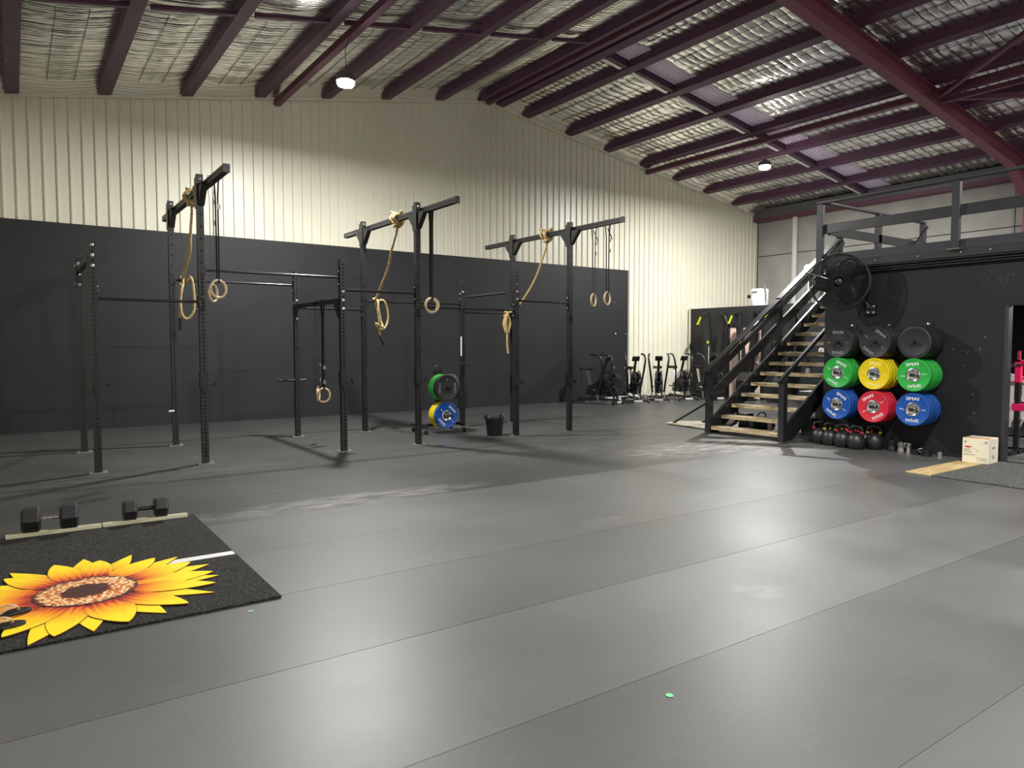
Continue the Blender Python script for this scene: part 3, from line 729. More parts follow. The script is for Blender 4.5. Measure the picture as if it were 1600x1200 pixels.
# ------------------------------------------------------------------ bumper plates
R90Y = Euler((0, -PI / 2, 0)).to_matrix()      # local +z becomes -x, the face looks into the hall
def plate_mesh(t, matl, R=0.225, plain=False):
    if plain: pf = [(0.026, t), (0.045, t), (0.05, t - 0.006), (0.17, t - 0.006), (0.18, t - 0.001), (0.205, t - 0.001), (0.212, t - 0.006), (R - 0.004, t - 0.004), (R, t - 0.012), (R, 0.012), (R - 0.006, 0.0), (0.026, 0.0)]
    else: pf = [(0.06, t - 0.012), (0.092, t - 0.012), (0.098, t - 0.003), (0.202, t - 0.003), (0.207, t), (R - 0.006, t), (R, t - 0.006), (R, 0.006), (R - 0.006, 0), (0.026, 0)]
    return MB().lathe(pf, 48).mesh('disc', matl, 40)
HUB = MB().lathe([(0.026, -0.07), (0.026, 0.0), (0.032, 0.0), (0.034, -0.006), (0.078, -0.006), (0.084, -0.001), (0.094, -0.004), (0.094, -0.012)], 36)
for q in range(6):
    a = q * PI / 3; HUB.lathe([(0.006, -0.006), (0.006, 0), (0, 0.001)], 8, None, (0.06 * math.cos(a), 0.06 * math.sin(a), 0))
HUB_ME = HUB.mesh('hub', M_CHROME, 40)
HUBB_ME = MB().lathe([(0.026, -0.07), (0.026, -0.001), (0.036, -0.001), (0.038, -0.008), (0.060, -0.008), (0.064, -0.002), (0.094, -0.004), (0.094, -0.012)], 36).mesh('hub', M_RUBB, 40)
WORD = {}
def word_mesh(pm, kg):
    if (pm.name, kg) in WORD: return WORD[(pm.name, kg)]
    a = text_mesh('SMAI', 0.078, 0.0008, pm); b = text_mesh(kg, 0.032, 0.0008, pm); c = text_mesh('Fixed', 0.026, 0.0008, pm)
    wide = Matrix.Diagonal((1.05, 0.80, 1, 1)); up_ = Matrix.Translation((0, 0.147, 0)) @ wide
    parts = []
    for dx, dz in ((-0.0022, 0.0), (0.0022, 0.0002), (0.0, 0.0004)):
        T = Matrix.Translation((dx, 0, dz)); parts += [(a, T @ up_), (a, T @ Matrix.Rotation(PI, 4, 'Z') @ up_)]
    parts += [(b, Matrix.Translation((-0.145, 0, 0))), (c, Matrix.Translation((0.145, 0, 0)))]
    WORD[(pm.name, kg)] = join_meshes(parts, 'lettering', pm); return WORD[(pm.name, kg)]
PLATES = {}
def bumper(label, group, matl, t, loc, rot, roll=0.0, kind='colour', pm=M_WHITE, kg='20kg', letter=True):
    """disc about local z, back face at z = 0, front at z = t"""
    key = (matl.name, round(t, 3), kind)
    if key not in PLATES: PLATES[key] = plate_mesh(t, matl, plain=(kind == 'plain'))
    o = link('bumper_plate', PLATES[key], None, loc); o.rotation_mode = 'QUATERNION'
    o.rotation_quaternion = rot.to_4x4().to_quaternion() @ Matrix.Rotation(roll, 4, 'Z').to_quaternion()
    tag(o, label, 'weight plate', group)
    if kind != 'plain':
        link('hub', HUB_ME if kind == 'colour' else HUBB_ME, o, (0, 0, t))
        if letter: link('lettering', word_mesh(pm, kg), o, (0, 0, t - 0.0022), label='raised lettering and weight marks')
    return o
# facing matrix for wall plates: local z -> -x, local y -> +z, local x -> -y
FACE = Matrix(((0, 0, -1), (-1, 0, 0), (0, 1, 0)))
PEGY = [5.895, 5.345, 4.80]; PEGZ = [1.56, 1.11, 0.64]
names = [['left', 'middle', 'right'][i] for i in range(3)]
PEG = MB(); PEG.cyl((0, 0, 0), (-0.46, 0, 0), 0.0235, 16); PEG_ME = PEG.mesh('pin', M_STEEL, 50)
WPL = MB(); WPL.bb((-0.012, -0.06, -0.08), (0, 0.06, 0.27)); WPL_ME = WPL.mesh('wall_bracket', M_BLACK)
spec = [[(M_RUBB, 'black', 0.045, 'black', M_GREYPRINT, '10kg', 0.0), (M_RUBB, 'black', 0.050, 'black', M_GREYPRINT, '15kg', -0.62), (M_RUBB, 'plain black', 0.085, 'plain', None, '', 0)],
        [(M_GREEN, 'green', 0.055, 'colour', M_WHITE, '10kg', -0.45), (M_YELLOW, 'yellow', 0.06, 'colour', M_YPRINT, '15kg', -0.1), (M_GREEN, 'green', 0.055, 'colour', M_WHITE, '10kg', 0.12)],
        [(M_BLUE, 'blue', 0.065, 'colour', M_WHITE, '20kg', -0.55), (M_RED, 'red', 0.075, 'colour', M_WHITE, '25kg', 0.52), (M_BLUE, 'blue', 0.065, 'colour', M_WHITE, '20kg', 0.0)]]
XF = 10.02
for r in range(3):
    for c in range(3):
        row = ['top', 'middle', 'bottom'][r]
        y, z = PEGY[c], PEGZ[r]
        pg = thing('plate_peg', f'black wall peg in the {row} row, {names[c]} column of the plate wall', 'peg', (WX, y, z), 0, 'wall pegs for plates')
        link('pin', PEG_ME, pg); link('wall_bracket', WPL_ME, pg)
        for bz in (0.245, -0.06): link('bolt', BOLT_ME, pg, (-0.012, 0, bz), (0, -PI / 2, 0))
        m_, cn, t, kind, pm, kg, roll = spec[r][c]
        x = XF; first = True; q = 0; ORD = ['front', 'second', 'third', 'fourth', 'fifth', 'sixth', 'seventh', 'eighth', 'ninth']
        while x + t < WX - 0.02:
            if first: lab = f'{cn} bumper plate at the front of the {row} row, {names[c]} stack on the wall'
            else: lab = f'{cn} bumper plate, {ORD[q]} from the front in the {row} row, {names[c]} wall stack'
            # rest on the peg: the plate's bore hangs a little below the pin centre
            bumper(lab, f'{cn} plates on the {row} {names[c]} wall peg', m_, t, (x + t, y + (0 if first else random.uniform(-0.004, 0.004)), z - 0.002 - (0 if first else random.uniform(0, 0.003))), FACE, roll if first else random.uniform(-1, 1), kind, pm, kg, first)
            x += t + (0.003 if (r, c) != (1, 1) or q != 1 else 0.03); q += 1; first = False

# plate cart under the rig
cart = thing('plate_cart', 'black wheeled weight plate tree standing under the rig', 'plate cart', (6.10, 10.98, 0), 0.0)
cm = MB(); cm.bb((-0.36, -0.03, 0.10), (0.40, 0.03, 0.15)); cm.bb((-0.40, -0.27, 0.10), (-0.35, 0.27, 0.15)); cm.bb((0.36, -0.27, 0.10), (0.41, 0.27, 0.15)); cm.build('base_frame', M_STEEL, cart, bevel=0.004)
MB().bb((-0.04, -0.04, 0.15), (0.04, 0.04, 1.06)).build('post', M_STEEL, cart, bevel=0.004)
hm = MB(); hm.tube([(-0.05, 0, 1.02), (-0.06, 0, 1.12), (-0.03, 0, 1.16), (0.03, 0, 1.16), (0.06, 0, 1.12), (0.05, 0, 1.02)], 0.014, 8); hm.bb((-0.06, -0.05, 1.0), (0.06, 0.05, 1.08)); hm.build('handle', M_BLACK, cart, smooth=50)
for (a, b) in ((-0.375, -0.24), (0.385, -0.24), (-0.375, 0.24), (0.385, 0.24)):
    ca = MB(); ca.bb((a - 0.02, b - 0.025, 0.06), (a + 0.02, b + 0.025, 0.10)); cs = ca.build('caster', M_CHROME, cart)
    MB().cyl((a - 0.014, b - 0.02, 0.04), (a + 0.014, b - 0.02, 0.04), 0.04, 18).build('wheel', M_BLACK, cs, smooth=40)
for z in (0.79, 0.31):
    MB().cyl((0, -0.04, z), (0, -0.46, z), 0.0235, 14).build('peg', M_STEEL, cart, smooth=50)
MB().cyl((0.04, 0, 0.79), (0.42, 0, 0.79), 0.0235, 14).build('peg', M_STEEL, cart, smooth=50)
FY = Matrix(((1, 0, 0), (0, 0, -1), (0, 1, 0)))       # local z -> -y
FX = Matrix(((0, 0, 1), (1, 0, 0), (0, 1, 0)))        # local z -> +x
cx, cyy = 6.10, 10.98
yb = cyy - 0.06
for (z, lst) in ((0.787, ((M_GREEN, 'green', 0.055), (M_GREEN, 'green', 0.055), (M_GREEN, 'green', 0.055), (M_RUBB, 'black', 0.05), (M_RUBB, 'black', 0.05))),
                 (0.307, ((M_YELLOW, 'yellow', 0.06), (M_YELLOW, 'yellow', 0.06), (M_YELLOW, 'yellow', 0.06), (M_BLUE, 'blue', 0.075)))):
    y = yb
    for i, (m_, cn, t) in enumerate(lst):
        fr = i == len(lst) - 1
        lab = (f'{cn} bumper plate at the front of the {"upper" if z > .5 else "lower"} cart peg' if fr else f'{cn} bumper plate {["rearmost", "second from the back", "third from the back", "fourth from the back"][i]} on the {"upper" if z > .5 else "lower"} cart peg')
        bumper(lab, f'{cn} plates on the wheeled cart', m_, t, (cx, y, z), FY, (-1.57 if z > .5 else -0.75) if fr else 0.3, 'black' if m_ is M_RUBB else 'colour', M_GREYPRINT if m_ is M_RUBB else M_WHITE, '10kg' if z > .5 else '20kg', fr)
        y -= t + 0.003
for i in range(3):
    bumper(['inner', 'middle', 'outer'][i] + ' black bumper plate on the side peg of the wheeled cart', 'black plates on the side cart peg', M_RUBB, 0.05, (cx + 0.16 + 0.055 * i, cyy, 0.787), FX, 0, 'black', M_GREYPRINT, '10kg', i == 2)

# bucket
t = thing('bucket', 'black flexible rubber tub on the floor beside the rig', 'bucket', (6.63, 9.98, 0))
MB().lathe([(0.0, 0.0), (0.125, 0.0), (0.13, 0.01), (0.155, 0.275), (0.163, 0.285), (0.163, 0.295), (0.150, 0.295), (0.124, 0.02), (0.0, 0.015)], 36).build('tub', mat('tub_rubber', (0.012, 0.013, 0.018, 1), 0.5), t, smooth=40)
for s_ in (1, -1):
    MB().tube(smooth_path([(s_ * 0.155, -0.07, 0.28), (s_ * 0.15, -0.05, 0.32), (s_ * 0.14, 0, 0.345), (s_ * 0.15, 0.05, 0.32), (s_ * 0.155, 0.07, 0.28)], 5), 0.014, 8).build('handle', M_BLACK, t, smooth=60)

# ------------------------------------------------------------------ staircase
st = thing('staircase', 'black timber staircase with open pale pine treads climbing to the mezzanine', 'staircase', (9.95, 7.45, 0))
def sp(b): return b
o0 = Vector((9.95, 7.45, 0))
def rel(p): return tuple(Vector(p) - o0)
TR = 0.1827; GO = 0.268
for k in range(15):
    x = 9.90 + GO * k; z = 0.115 + TR * k
    tr = MB().bb((-0.13, -0.675, -0.06), (0.13, 0.675, 0)); tr.build('tread', M_PINE, st, rel((x + 0.13, 7.435, z)), bevel=0.004)
SL = TR / GO
for y, nm in ((6.715, 'near'), (8.155, 'far')):
    m = MB(); zt = lambda x: 0.24 + SL * (x - 9.95)
    m.prism([(9.93, zt(9.93)), (13.95, zt(13.95)), (13.95, zt(13.95) - 0.33), (10.14, 0.0), (9.93, 0.0)], 'y', y - 0.0225, y + 0.0225)
    m.v = [rel(v) for v in m.v]; m.build('stringer', M_TIMBERB, st, bevel=0.003)
for (x, y, z0, z1) in ((9.87, 6.69, 0, 0.99), (9.93, 8.18, 0, 1.08), (11.92, 8.20, 1.0, 2.42), (13.92, 8.20, 2.4, 3.80), (11.6, 6.69, 1.0, 2.15)):
    m = MB().bb((x - 0.05, y - 0.05, z0), (x + 0.05, y + 0.05, z1)); m.v = [rel(v) for v in m.v]; m.build('post', M_TIMBERB, st, bevel=0.004)
def raking(y, x0, z0, x1, z1, h, w, nm):
    m = MB().bar((x0, y, z0), (x1, y, z1), w, h); m.v = [rel(v) for v in m.v]; m.build(nm, M_TIMBERB, st, bevel=0.003)
raking(8.19, 9.84, 1.05, 13.95, 3.74, 0.045, 0.13, 'handrail')
raking(8.135, 9.90, 0.97, 13.95, 3.62, 0.10, 0.04, 'rail_board')
raking(8.135, 9.92, 0.62, 13.95, 3.27, 0.17, 0.045, 'mid_rail')
raking(6.68, 9.74, 0.93, 12.6, 2.86, 0.06, 0.05, 'handrail')

# mezzanine railing
mr = thing('mezzanine_railing', 'dark grey post and plank railing along the mezzanine edge above the plate wall', 'railing', (WX, 6.40, 2.9))
o1 = Vector((WX, 6.40, 2.9))
def mrb(nm, a, b, m_=M_STEELG):
    m = MB().bb(a, b); m.v = [tuple(Vector(v) - o1) for v in m.v]; m.build(nm, m_, mr, bevel=0.004)
for y, z0 in ((6.41, 2.55), (4.46, 2.80), (2.5, 2.80), (0.5, 2.8)): mrb('post', (WX - 0.11, y - 0.05, z0), (WX - 0.045, y + 0.05, 3.70))
for x in (11.92, 13.44): mrb('post', (x - 0.05, 6.30, 2.9), (x + 0.05, 6.38, 3.69))
mrb('top_rail', (WX - 0.13, -2.0, 3.70), (WX - 0.03, 6.46, 3.735)); mrb('mid_rail', (WX - 0.05, -2.0, 3.24), (WX - 0.01, 6.40, 3.385), M_TIMBERB)
mrb('top_rail', (WX, 6.31, 3.70), (13.5, 6.40, 3.73)); mrb('mid_rail', (WX, 6.30, 3.22), (13.5, 6.335, 3.36), M_TIMBERB)
m = MB().bar((13.4, 6.25, 3.62), (12.55, 6.25, 2.92), 0.035, 0.04); m.v = [tuple(Vector(v) - o1) for v in m.v]; m.build('brace', M_TIMBERB, mr)
mrb('foot_plate', (WX - 0.12, 4.38, 2.79), (WX - 0.045, 4.56, 2.803), M_ZINC)

# ------------------------------------------------------------------ wall fan
fan = thing('wall_fan', 'large round black caged fan mounted high on the black wall above the plates', 'fan', (9.98, 5.86, 2.44), math.radians(22))
FT = math.radians(22)
def FW(x, y, z): return (math.cos(FT) * x + math.sin(FT) * y, -math.sin(FT) * x + math.cos(FT) * y, z)
RX = Euler((0, -PI / 2, 0)).to_matrix()
gm = MB(); R = 0.405
for xx in (-0.07, 0.09): gm.torus((xx, 0, 0), R, 0.009, 'x', 56, 8)
gm.torus((0.01, 0, 0), R + 0.004, 0.006, 'x', 56, 6)
gm.build('guard_rim', M_BLACK, fan, smooth=70)
wm_ = MB()
for s_ in (-1, 1):
    xr = -0.07 if s_ < 0 else 0.09; xc = -0.11 if s_ < 0 else 0.13
    for q in range(120):
        a = 2 * PI * q / 120 ; b = a + 0.35
        wm_.tube([(xc, 0.075 * math.cos(a), 0.075 * math.sin(a)), ((xr + xc) / 2 + s_ * 0.015, 0.25 * math.cos(b * 0.5 + a * 0.5), 0.25 * math.sin(b * 0.5 + a * 0.5)), (xr, R * math.cos(b), R * math.sin(b))], 0.0028, 4, caps=False)
    for rr in (0.16, 0.30): wm_.torus((xr + (xc - xr) * (1 - rr / R) + s_ * 0.015, 0, 0), rr, 0.0022, 'x', 48, 4)
g = wm_.build('guard_wires', M_BLACK, fan, fix=False)
MB().lathe([(0.0, 0.128), (0.035, 0.126), (0.05, 0.116), (0.05, 0.108)], 24, RX).build('badge', M_BLACK, fan, smooth=40)
hubm = MB().cyl((-0.06, 0, 0), (0.02, 0, 0), 0.055, 20).build('fan_hub', M_BLACK, fan, smooth=40)
for q in range(3):
    vs = []; fs = []
    for i in range(7):
        r = 0.05 + 0.05 * i * 1.06; wd = 0.06 + 0.11 * math.sin(PI * min(1, (i + 1.2) / 7.5)); tw = 0.7 - 0.06 * i
        for j in range(4):
            u = (j / 3 - 0.5) * wd * 2; a0 = q * 2 * PI / 3 + u * math.cos(tw) / max(r, 0.1)
            vs.append((-0.02 + u * math.sin(tw) * 0.5, r * math.cos(a0), r * math.sin(a0)))
    for i in range(6):
        for j in range(3): fs.append((i * 4 + j, i * 4 + j + 1, (i + 1) * 4 + j + 1, (i + 1) * 4 + j))
    o = MB().add(vs, fs).build('blade', mat('fan_blade', (0.012, 0.012, 0.014, 1), 0.45), fan, smooth=60, fix=False)
    so = o.modifiers.new('thick', 'SOLIDIFY'); so.thickness = 0.003
MB().cyl((0.10, 0, 0), (0.27, 0, 0), 0.075, 24, 0.06).build('motor', M_BLACK, fan, smooth=40)
am = MB().tube(smooth_path([(0.22, 0, 0), FW(0.30, -0.02, -0.10), FW(0.36, -0.18, -0.28), FW(0.40, -0.26, -0.38)], 6), 0.02, 10); am.build('arm', M_BLACK, fan, smooth=60)
bk = MB().bb((0.39, -0.33, -0.47), (0.425, -0.19, -0.32)); bk.v = [FW(*v) for v in bk.v]; bo = bk.build('wall_bracket', M_BLACK, fan)
for dy, dz in ((-0.30, -0.44), (-0.22, -0.44), (-0.30, -0.35), (-0.22, -0.35)): link('bolt', BOLT_ME, bo, FW(0.39, dy, dz), (0, -PI / 2, -FT))
MB().tube(smooth_path([(-0.09, 0.10, 0.03), (-0.12, 0.28, 0.10), (-0.05, 0.46, 0.16), (0.3, 0.52, 0.15)], 6), 0.008, 6).build('power_cord', M_CHROME, fan, smooth=60, label='pale flex running from the hub to the left')

# ------------------------------------------------------------------ kettlebells
KB = MB().lathe([(0.0, 0.0), (0.07, 0.0), (0.085, 0.012), (0.108, 0.07), (0.110, 0.10), (0.100, 0.145), (0.078, 0.18), (0.05, 0.198), (0.0, 0.204)], 28).mesh('body', mat('kettlebell_black', (0.018, 0.018, 0.019, 1), 0.40, 0, 0.7), 60)
KH = MB().tube(smooth_path([(0, -0.055, 0.175), (0, -0.074, 0.215), (0, -0.068, 0.255), (0, -0.035, 0.278), (0, 0.035, 0.278), (0, 0.068, 0.255), (0, 0.074, 0.215), (0, 0.055, 0.175)], 5), 0.0165, 10).mesh('handle', mat('kettlebell_handle', (0.03, 0.03, 0.032, 1), 0.28, 0.5), 60)
KR = [MB().lathe([(0.019, -0.009), (0.0205, 0), (0.019, 0.009)], 12).mesh('band', m_, 60) for m_ in (M_RED, M_LIME, M_PINK)]
kpos = [(10.30, 6.26, 'leftmost in the front row'), (10.24, 6.05, 'second from left in the front row'), (10.20, 5.83, 'third from left in the front row'), (10.16, 5.60, 'rightmost in the front row'),
        (10.33, 6.03, 'leftmost in the back row'), (10.33, 5.80, 'second in the back row'), (10.32, 5.58, 'third in the back row'), (10.31, 5.44, 'far right behind the front row')]
kpos = [(x - (0.10 if i < 4 else 0.05), y, s_) for i, (x, y, s_) in enumerate(kpos)]
for i, (x, y, s_) in enumerate(kpos):
    k_ = thing('kettlebell', f'black kettlebell on the floor under the plates, {s_}', 'kettlebell', (x - (0.0 if i < 4 else -0.0), y, 0), [0.5, 0.2, 0.4, 0.1, 0.6, -0.2, 0.3, 0.5][i], 'black kettlebells in two rows')
    k_.scale = (1.18,) * 3
    link('body', KB, k_); link('handle', KH, k_)
    for s2 in (-1, 1): link('band', KR[i % 3], k_, (0, s2 * 0.071, 0.208), label='coloured weight band')

# small black and chrome accessories by the wall
def collar(label, x, y, R, h, m_, lever):
    t_ = thing('barbell_collar', label, 'collar', (x, y, 0), random.uniform(0, 3), 'barbell accessories on the floor by the black wall')
    MB().lathe([(R * 0.62, 0), (R, 0), (R, h * 0.3), (R * 0.94, h * 0.34), (R * 0.94, h * 0.66), (R, h * 0.7), (R, h), (R * 0.62, h), (R * 0.62, 0)], 24).build('sleeve', m_, t_, smooth=40)
    if lever: MB().tube(smooth_path([(R, 0, h * 0.5), (R + 0.03, 0, h * 0.7), (R + 0.025, 0.0, h * 1.0), (R - 0.01, 0, h * 1.05)], 4), 0.006, 8).build('lever', M_CHROME, t_, smooth=60)
    return t_
collar('tall black cylinder on the floor, leftmost of the accessories', 10.28, 5.19, 0.055, 0.16, M_BLACK, False)
collar('chrome collar with lever standing second from the left', 10.28, 5.06, 0.045, 0.135, M_ZINC, True)
collar('chrome collar with lever standing third from the left', 10.28, 4.95, 0.035, 0.14, M_CHROME, True)
collar('low wide black ring between two taller collars', 10.23, 4.83, 0.06, 0.07, M_BLACK, False)
collar('squat black cup shaped collar with shiny latch', 10.20, 4.68, 0.065, 0.095, M_BLACK, True)
collar('small bright chrome collar, rightmost of the accessories', 10.23, 4.52, 0.04, 0.07, M_CHROME, True)
t = thing('speaker_box', 'small black box with white rounded top standing behind the kettlebells', 'box', (10.95, 6.90, 0))
MB().bb((-0.10, -0.10, 0.0), (0.10, 0.10, 0.30)).build('body', M_BLACK, t, bevel=0.01)
MB().prism([(-0.15, 0.30), (0.14, 0.30), (0.14, 0.50), (-0.09, 0.50), (-0.15, 0.42)], 'x', -0.10, 0.10).build('top', M_WHITEP, t, bevel=0.02, label='white rounded top')

# ------------------------------------------------------------------ carton, plank, speckled mats
cb = thing('carton', 'white printed cardboard carton on the floor against the black wall by the doorway', 'carton', (10.17, 4.01, 0), math.radians(2))
W_, D_, H_ = 0.30, 0.31, 0.33
MB().bb((-D_/2, -W_/2, 0.002), (D_/2, W_/2, H_ - 0.004)).build('body', M_BOX, cb, bevel=0.004)
MB().bb((-D_/2 + 0.005, -W_/2 + 0.004, H_ - 0.006), (-0.004, W_/2 - 0.004, H_)).build('flap', M_KRAFT, cb, (0, 0, 0)); MB().bb((0.004, -W_/2 + 0.004, H_ - 0.006), (D_/2 - 0.005, W_/2 - 0.004, H_)).build('flap', M_BOX, cb)
def on_front(me, y, z, nm='print', lab=None):
    o = link(nm, me, cb, (-D_/2 - 0.0012, y, z)); o.rotation_mode = 'QUATERNION'; o.rotation_quaternion = FACE.to_4x4().to_quaternion(); 
    if lab: o['label'] = lab
    return o
ov = MB().lathe([(0.0, 0.0008), (1.0, 0.0008), (1.0, 0)], 28); ov.v = [(x * 0.036, y * 0.0105, z) for x, y, z in ov.v]; OV = ov.mesh('logo', M_REDP)
on_front(OV, 0.085, 0.215, 'logo', 'red oval logo')
on_front(text_mesh('Hand', 0.034, 0.0004, M_GRNP), 0.094, 0.18, 'print', 'green print'); on_front(text_mesh('Wound', 0.030, 0.0004, M_GRNP), 0.083, 0.15, 'print', 'green print')
on_front(text_mesh('GENERAL PURPOSE 17', 0.0145, 0.0004, M_BLACK), 0.066, 0.115, 'print', 'line of black print')
fr = MB()
for a, b in (((-0.055, -0.02), (0.055, -0.017)), ((-0.055, 0.017), (0.055, 0.02)), ((-0.055, -0.02), (-0.052, 0.02)), ((0.052, -0.02), (0.055, 0.02)), ((-0.028, -0.02), (-0.026, 0.02)), ((-0.015, 0.0), (0.045, 0.006))): fr.bb((a[0], a[1], 0), (b[0], b[1], 0.0006))
on_front(fr.mesh('print', M_GREYB), -0.075, 0.062, 'print', 'printed frame')
on_front(MB().bar((-0.05, 0.035, 0), (0.045, -0.035, 0), 0.004, 0.0006).mesh('print', M_GREYB), 0.0, 0.19, 'print')
ic = MB(); ic.bb((-0.007, -0.012, 0), (0.007, 0.003, 0.0006)); ic.prism([(-0.012, 0.003), (0.012, 0.003), (0, 0.016)], 'z', 0, 0.0006); on_front(ic.mesh('print', M_GRNP), 0.115, 0.275, 'print', 'small arrow mark')
ic2 = MB()
for a in range(2):
    for b in range(2): ic2.bb((a * 0.018 - 0.016, b * 0.016 - 0.014, 0), (a * 0.018 - 0.004, b * 0.016 - 0.003, 0.0006))
ic2.bb((-0.07, -0.018, 0), (0.018, -0.0165, 0.0006)); on_front(ic2.mesh('print', M_GREYB), -0.12, 0.285, 'print')
o = link('logo', OV, cb, (0.0, -W_/2 - 0.001, 0.21)); o.rotation_euler = (PI / 2, 0, 0); o['label'] = 'red oval logo'
sd = MB(); sd.bb((-0.04, -W_/2 - 0.0006, 0.075), (0.04, -W_/2, 0.09)); sd.bb((-0.04, -W_/2 - 0.0006, 0.105), (0.04, -W_/2, 0.112)); sd.build('print', M_GREYB, cb)
tag(MB().bb((-0.675, -0.145, 0), (0.675, 0.145, 0.016)).build('plywood_plank', M_PLY, None, (9.335, 4.06, 0.001), bevel=0.002), 'pale plywood plank lying on the floor in front of the carton', 'plank')
tag(MB().bb((8.64, -1.6, 0.001), (WX - 0.014, 3.905, 0.016)).build('speckled_mat', M_MATR, bevel=0.003), 'black speckled rubber mat on the floor in front of the doorway', 'mat')
tag(MB().bb((WX + 0.115, 2.61, 0.001), (13.5, 6.2, 0.016)).build('speckled_mat', M_MATR, bevel=0.003), 'speckled rubber mat on the floor inside the doorway', 'mat')

# ------------------------------------------------------------------ bench rack glimpsed through the doorway
rk = thing('bench_rack', 'black bench rack with hot pink sleeves and crosspiece seen through the doorway', 'rack', (11.27, 4.005, 0.016))
m = MB(); m.bb((-0.03, -0.03, 0.0), (0.03, 0.03, 1.28)); m.bb((-0.03, -1.03, 0.0), (0.03, -0.97, 1.28)); 
for b in (0, -1): MB().bb((-0.03, b - 0.03, 0.0), (0.03, b + 0.03, 1.30)).build('upright', M_STEEL, rk, bevel=0.004)
for b in (0, -1): MB().bb((-0.25, b - 0.03, 0), (0.45, b + 0.03, 0.05)).build('foot', M_STEEL, rk, bevel=0.004)
for b in (0, -1): MB().bb((-0.036, b - 0.036, 0.99), (0.036, b + 0.036, 1.27)).build('sleeve', M_PINK, rk, bevel=0.004, label='hot pink sleeve')
MB().bb((-0.04, -1.04, 0.60), (0.04, 0.055, 0.70)).build('crosspiece', M_PINK, rk, bevel=0.004, label='hot pink crosspiece')
MB().bb((-0.03, -1.0, 1.27), (0.03, 0.03, 1.30)).build('crosspiece', M_PINK, rk, bevel=0.004, label='hot pink top bar')
MB().bb((-0.02, -0.015, 1.30), (0.02, 0.015, 1.42)).build('peg', mat('dark_pink', srgb(150, 40, 70), 0.5), rk)
tag(MB().cyl((11.21, 2.6, 1.25), (11.21, 4.28, 1.25), 0.014, 14).cyl((11.21, 4.02, 1.25), (11.21, 4.28, 1.25), 0.025, 16).build('barbell', M_CHROME, None, smooth=40), 'chrome barbell end resting across the pink rack in the doorway', 'barbell')
for i, (x, y, z, s_, a, lab) in enumerate(((11.62, 4.16, 0.92, 0.34, 0.25, 'white foam block leaning highest behind the pink rack'), (11.6, 4.28, 0.74, 0.26, 0.5, 'white foam block tilted at the left behind the pink rack'), (11.65, 4.2, 0.50, 0.30, 0.35, 'white foam block lowest behind the pink rack'))):
    o = MB().box((0, 0, 0), (0.08, s_, s_)).build('foam_block', M_WHITEP, None, (x, y, z), (a, 0.1, 0), bevel=0.008); tag(o, lab, 'foam block', 'white blocks behind the pink rack')
sh = thing('storage_shelf', 'low dark shelf unit standing behind the pink rack in the doorway', 'shelf', (11.85, 3.9, 0.016))
for z in (0.16, 0.42): MB().bb((-0.2, -0.9, z), (0.2, 0.75, z + 0.03)).build('shelf_board', M_GREYB, sh)
for y in (-0.9, 0.72): MB().bb((-0.2, y, 0), (0.2, y + 0.03, 0.50)).build('side_panel', M_BLACK, sh)
for i, z in enumerate((0.49, 0.56)):
    tag(MB().cyl((11.75, 3.2, z + 0.016), (11.75, 4.5, z + 0.016), 0.022, 14).build('steel_tube', M_CHROME, None, smooth=40), ['lower', 'upper'][i] + ' pale steel tube lying across the dark shelf unit', 'tube', 'steel tubes on the shelf')

